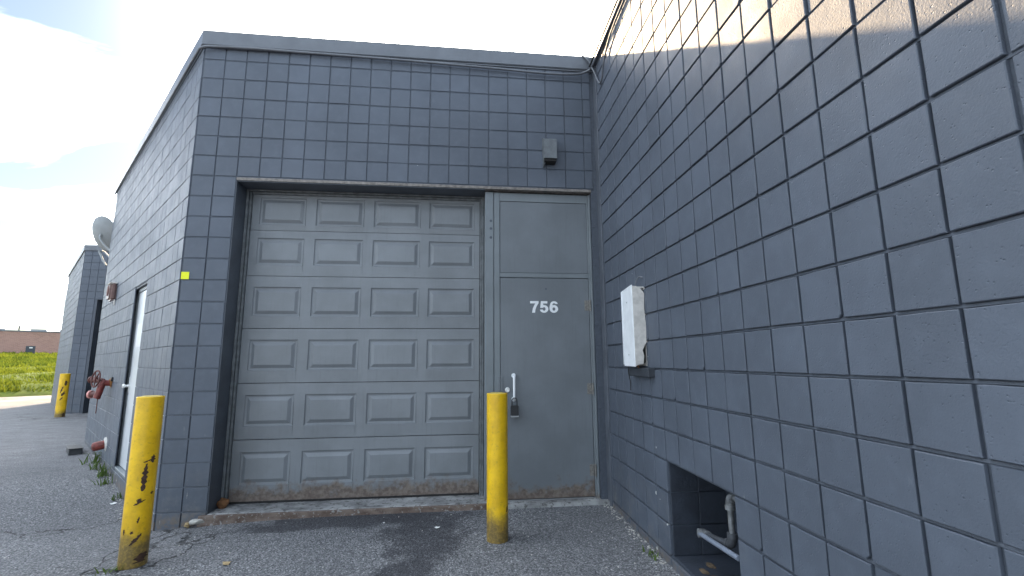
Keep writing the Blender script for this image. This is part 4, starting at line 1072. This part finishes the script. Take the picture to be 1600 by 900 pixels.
# ------------------------------------------------------------------ weeds and litter
def weed(x, y, h, n, seed, label):
    q = random.Random(seed); Vv, Ff = [], []
    for k in range(n):
        a = q.uniform(0, 6.28); L = h * q.uniform(.5, 1.1); tilt = q.uniform(.15, .9); wd = q.uniform(.004, .010)
        dx, dy = math.cos(a), math.sin(a); bx, by = q.gauss(0, .035), q.gauss(0, .035)
        pr_ = None
        for s in range(5):
            t_ = s / 4; rad = L * tilt * t_ ** 1.3; z = L * (t_ - 0.35 * tilt * t_ ** 2); ww = wd * (1 - t_ ** 2 * .9)
            i = len(Vv); Vv.extend([(bx + dx * rad - dy * ww, by + dy * rad + dx * ww, z - .01), (bx + dx * rad + dy * ww, by + dy * rad - dx * ww, z - .01)])
            if s: Ff.append((i - 2, i - 1, i + 1, i))
        if q.random() < .5:
            i = len(Vv); r_ = L * .16; ex, ey, ez = bx + dx * L * tilt * .7, by + dy * L * tilt * .7, L * .6
            Vv.extend([(ex - r_, ey, ez), (ex, ey - r_ * .6, ez + r_ * .3), (ex + r_, ey, ez + r_ * .2), (ex, ey + r_ * .6, ez)]); Ff.append((i, i + 1, i + 2, i + 3))
    me = bpy.data.meshes.new("weed"); me.from_pydata(Vv, [], Ff); me.materials.append(M_WEED)
    tag(link("weed", me, None, (x, y, ground_z(x, y))), label, "weed", "weeds growing along the foot of the walls")
WL = [(3.55, 0.09, .22, 26, "tallest clump of green weeds beside the black drain box"), (3.05, 0.10, .15, 18, "green weeds below the red pipe stub"), (2.55, 0.09, .18, 22, "green weeds below the left edge of the pale side door"),
      (2.15, 0.08, .14, 16, "small weeds at the foot of the wall under the pale side door"), (1.55, 0.07, .09, 12, "tiny weed sprouts at the wall foot right of the pale side door")]
for i, (s, o_, h, n, lab) in enumerate(WL):
    p = Lpt(s, o_); weed(p.x, p.y, h, n, 20 + i, lab)
p = Rpt(1.18, 0.05, 0); weed(p.x, p.y, .06, 14, 41, "low weed tuft at the foot of the right wall beside the niche")
weed(0.27, -0.95, .07, 12, 43, "short weeds at the base of the scarred bollard")

def pebble(name, loc, r, mat, label, cat, seed, sq=(1, 1, .7), group=None):
    mb = MB(); mb.blob((0, 0, 0), r, seed, 2, sq, .28)
    o = mb.build(name, mat, None, 60); o.location = loc; return tag(o, label, cat, group)
pebble("rust_lump", (OPX0 + 0.055, 0.155, 0.085), 0.045, M_BROWN, "rust brown lump at the bottom left corner of the garage door", "debris", 3, (1, .8, 1.1))
pebble("rubble_piece", (0.345, -0.035, 0.0), 0.05, M_RUBBLE, "pale crumbled mortar piece at the left end of the threshold", "rubble", 4, (1.2, .7, .5))
pebble("rubble_piece", (0.275, -0.045, -0.02), 0.026, M_LEAF, "tan stone chip at the wall foot left of the threshold", "rubble", 8, (1, .8, .8))
def flat_bit(name, loc, size, mat, label, cat, seed):
    q = random.Random(seed); n = 7; Vv = [(0, 0, size * .25)]
    for k in range(n):
        a = 6.283 * k / n; r_ = size * q.uniform(.6, 1.1); Vv.append((r_ * math.cos(a), r_ * .7 * math.sin(a), q.uniform(0, size * .3)))
    low = [(x, y, z - 0.003) for x, y, z in Vv]
    Ff = [(0, 1 + k, 1 + (k + 1) % n) for k in range(n)] + [(n + 1, n + 2 + (k + 1) % n, n + 2 + k) for k in range(n)] + [(1 + k, n + 2 + k, n + 2 + (k + 1) % n, 1 + (k + 1) % n) for k in range(n)]
    me = bpy.data.meshes.new(name); me.from_pydata(Vv + low, [], Ff); me.materials.append(mat)
    tag(link(name, me, None, (loc[0], loc[1], ground_z(*loc) + 0.006)), label, cat)
flat_bit("dry_leaf", (1.00, -0.95), 0.036, M_LEAF, "dry tan leaf lying on asphalt in the foreground", "leaf", 1)
flat_bit("paper_scrap", (2.36, -0.46), 0.022, M_PAPER, "white paper scrap on the dark damp patch left of the bollard", "litter", 2)
flat_bit("paper_scrap", (1.92, -0.30), 0.010, M_PAPER, "tiny white crumb on the damp asphalt by the threshold", "litter", 3)
flat_bit("paper_scrap", (-0.98, 1.0), 0.03, M_PAPER, "white scrap at the foot of the angled wall near the weeds", "litter", 5)
q = random.Random(9)
mb = MB()
for k in range(46):
    x, y = q.uniform(2.95, 3.85), q.uniform(-1.6, -0.1)
    mb.blob((x, y, ground_z(x, y) + 0.003), q.uniform(.003, .007), k, 1, (1, 1, .7), .3)
for k in range(60):
    x, y = q.uniform(-1.5, 2.9), q.uniform(-1.6, 0.2)
    if x < 0.2 and y > -0.3 - 1.2 * 0: y = q.uniform(-1.4, -0.3)
    if y > -0.06: y = -0.15
    mb.blob((x, y, ground_z(x, y) + 0.003), q.uniform(.003, .007), 100 + k, 1, (1, 1, .7), .3)
for k in range(90):
    s_ = q.uniform(0.05, 1.36); p = Rpt(s_, abs(q.gauss(0.02, 0.035)) + 0.024, 0)
    mb.blob((p.x, p.y, ground_z(p.x, p.y) + 0.003), q.uniform(.003, .009), 300 + k, 1, (1.2, 1, .6), .35)
for k in range(110):
    p = Lpt(q.uniform(0.1, 4.2), abs(q.gauss(0.02, 0.05)) + 0.015)
    mb.blob((p.x, p.y, ground_z(p.x, p.y) + 0.003), q.uniform(.004, .011), 500 + k, 1, (1.2, 1, .6), .35)
tag(mb.build("gravel", M_RUBBLE, None), kind='stuff')
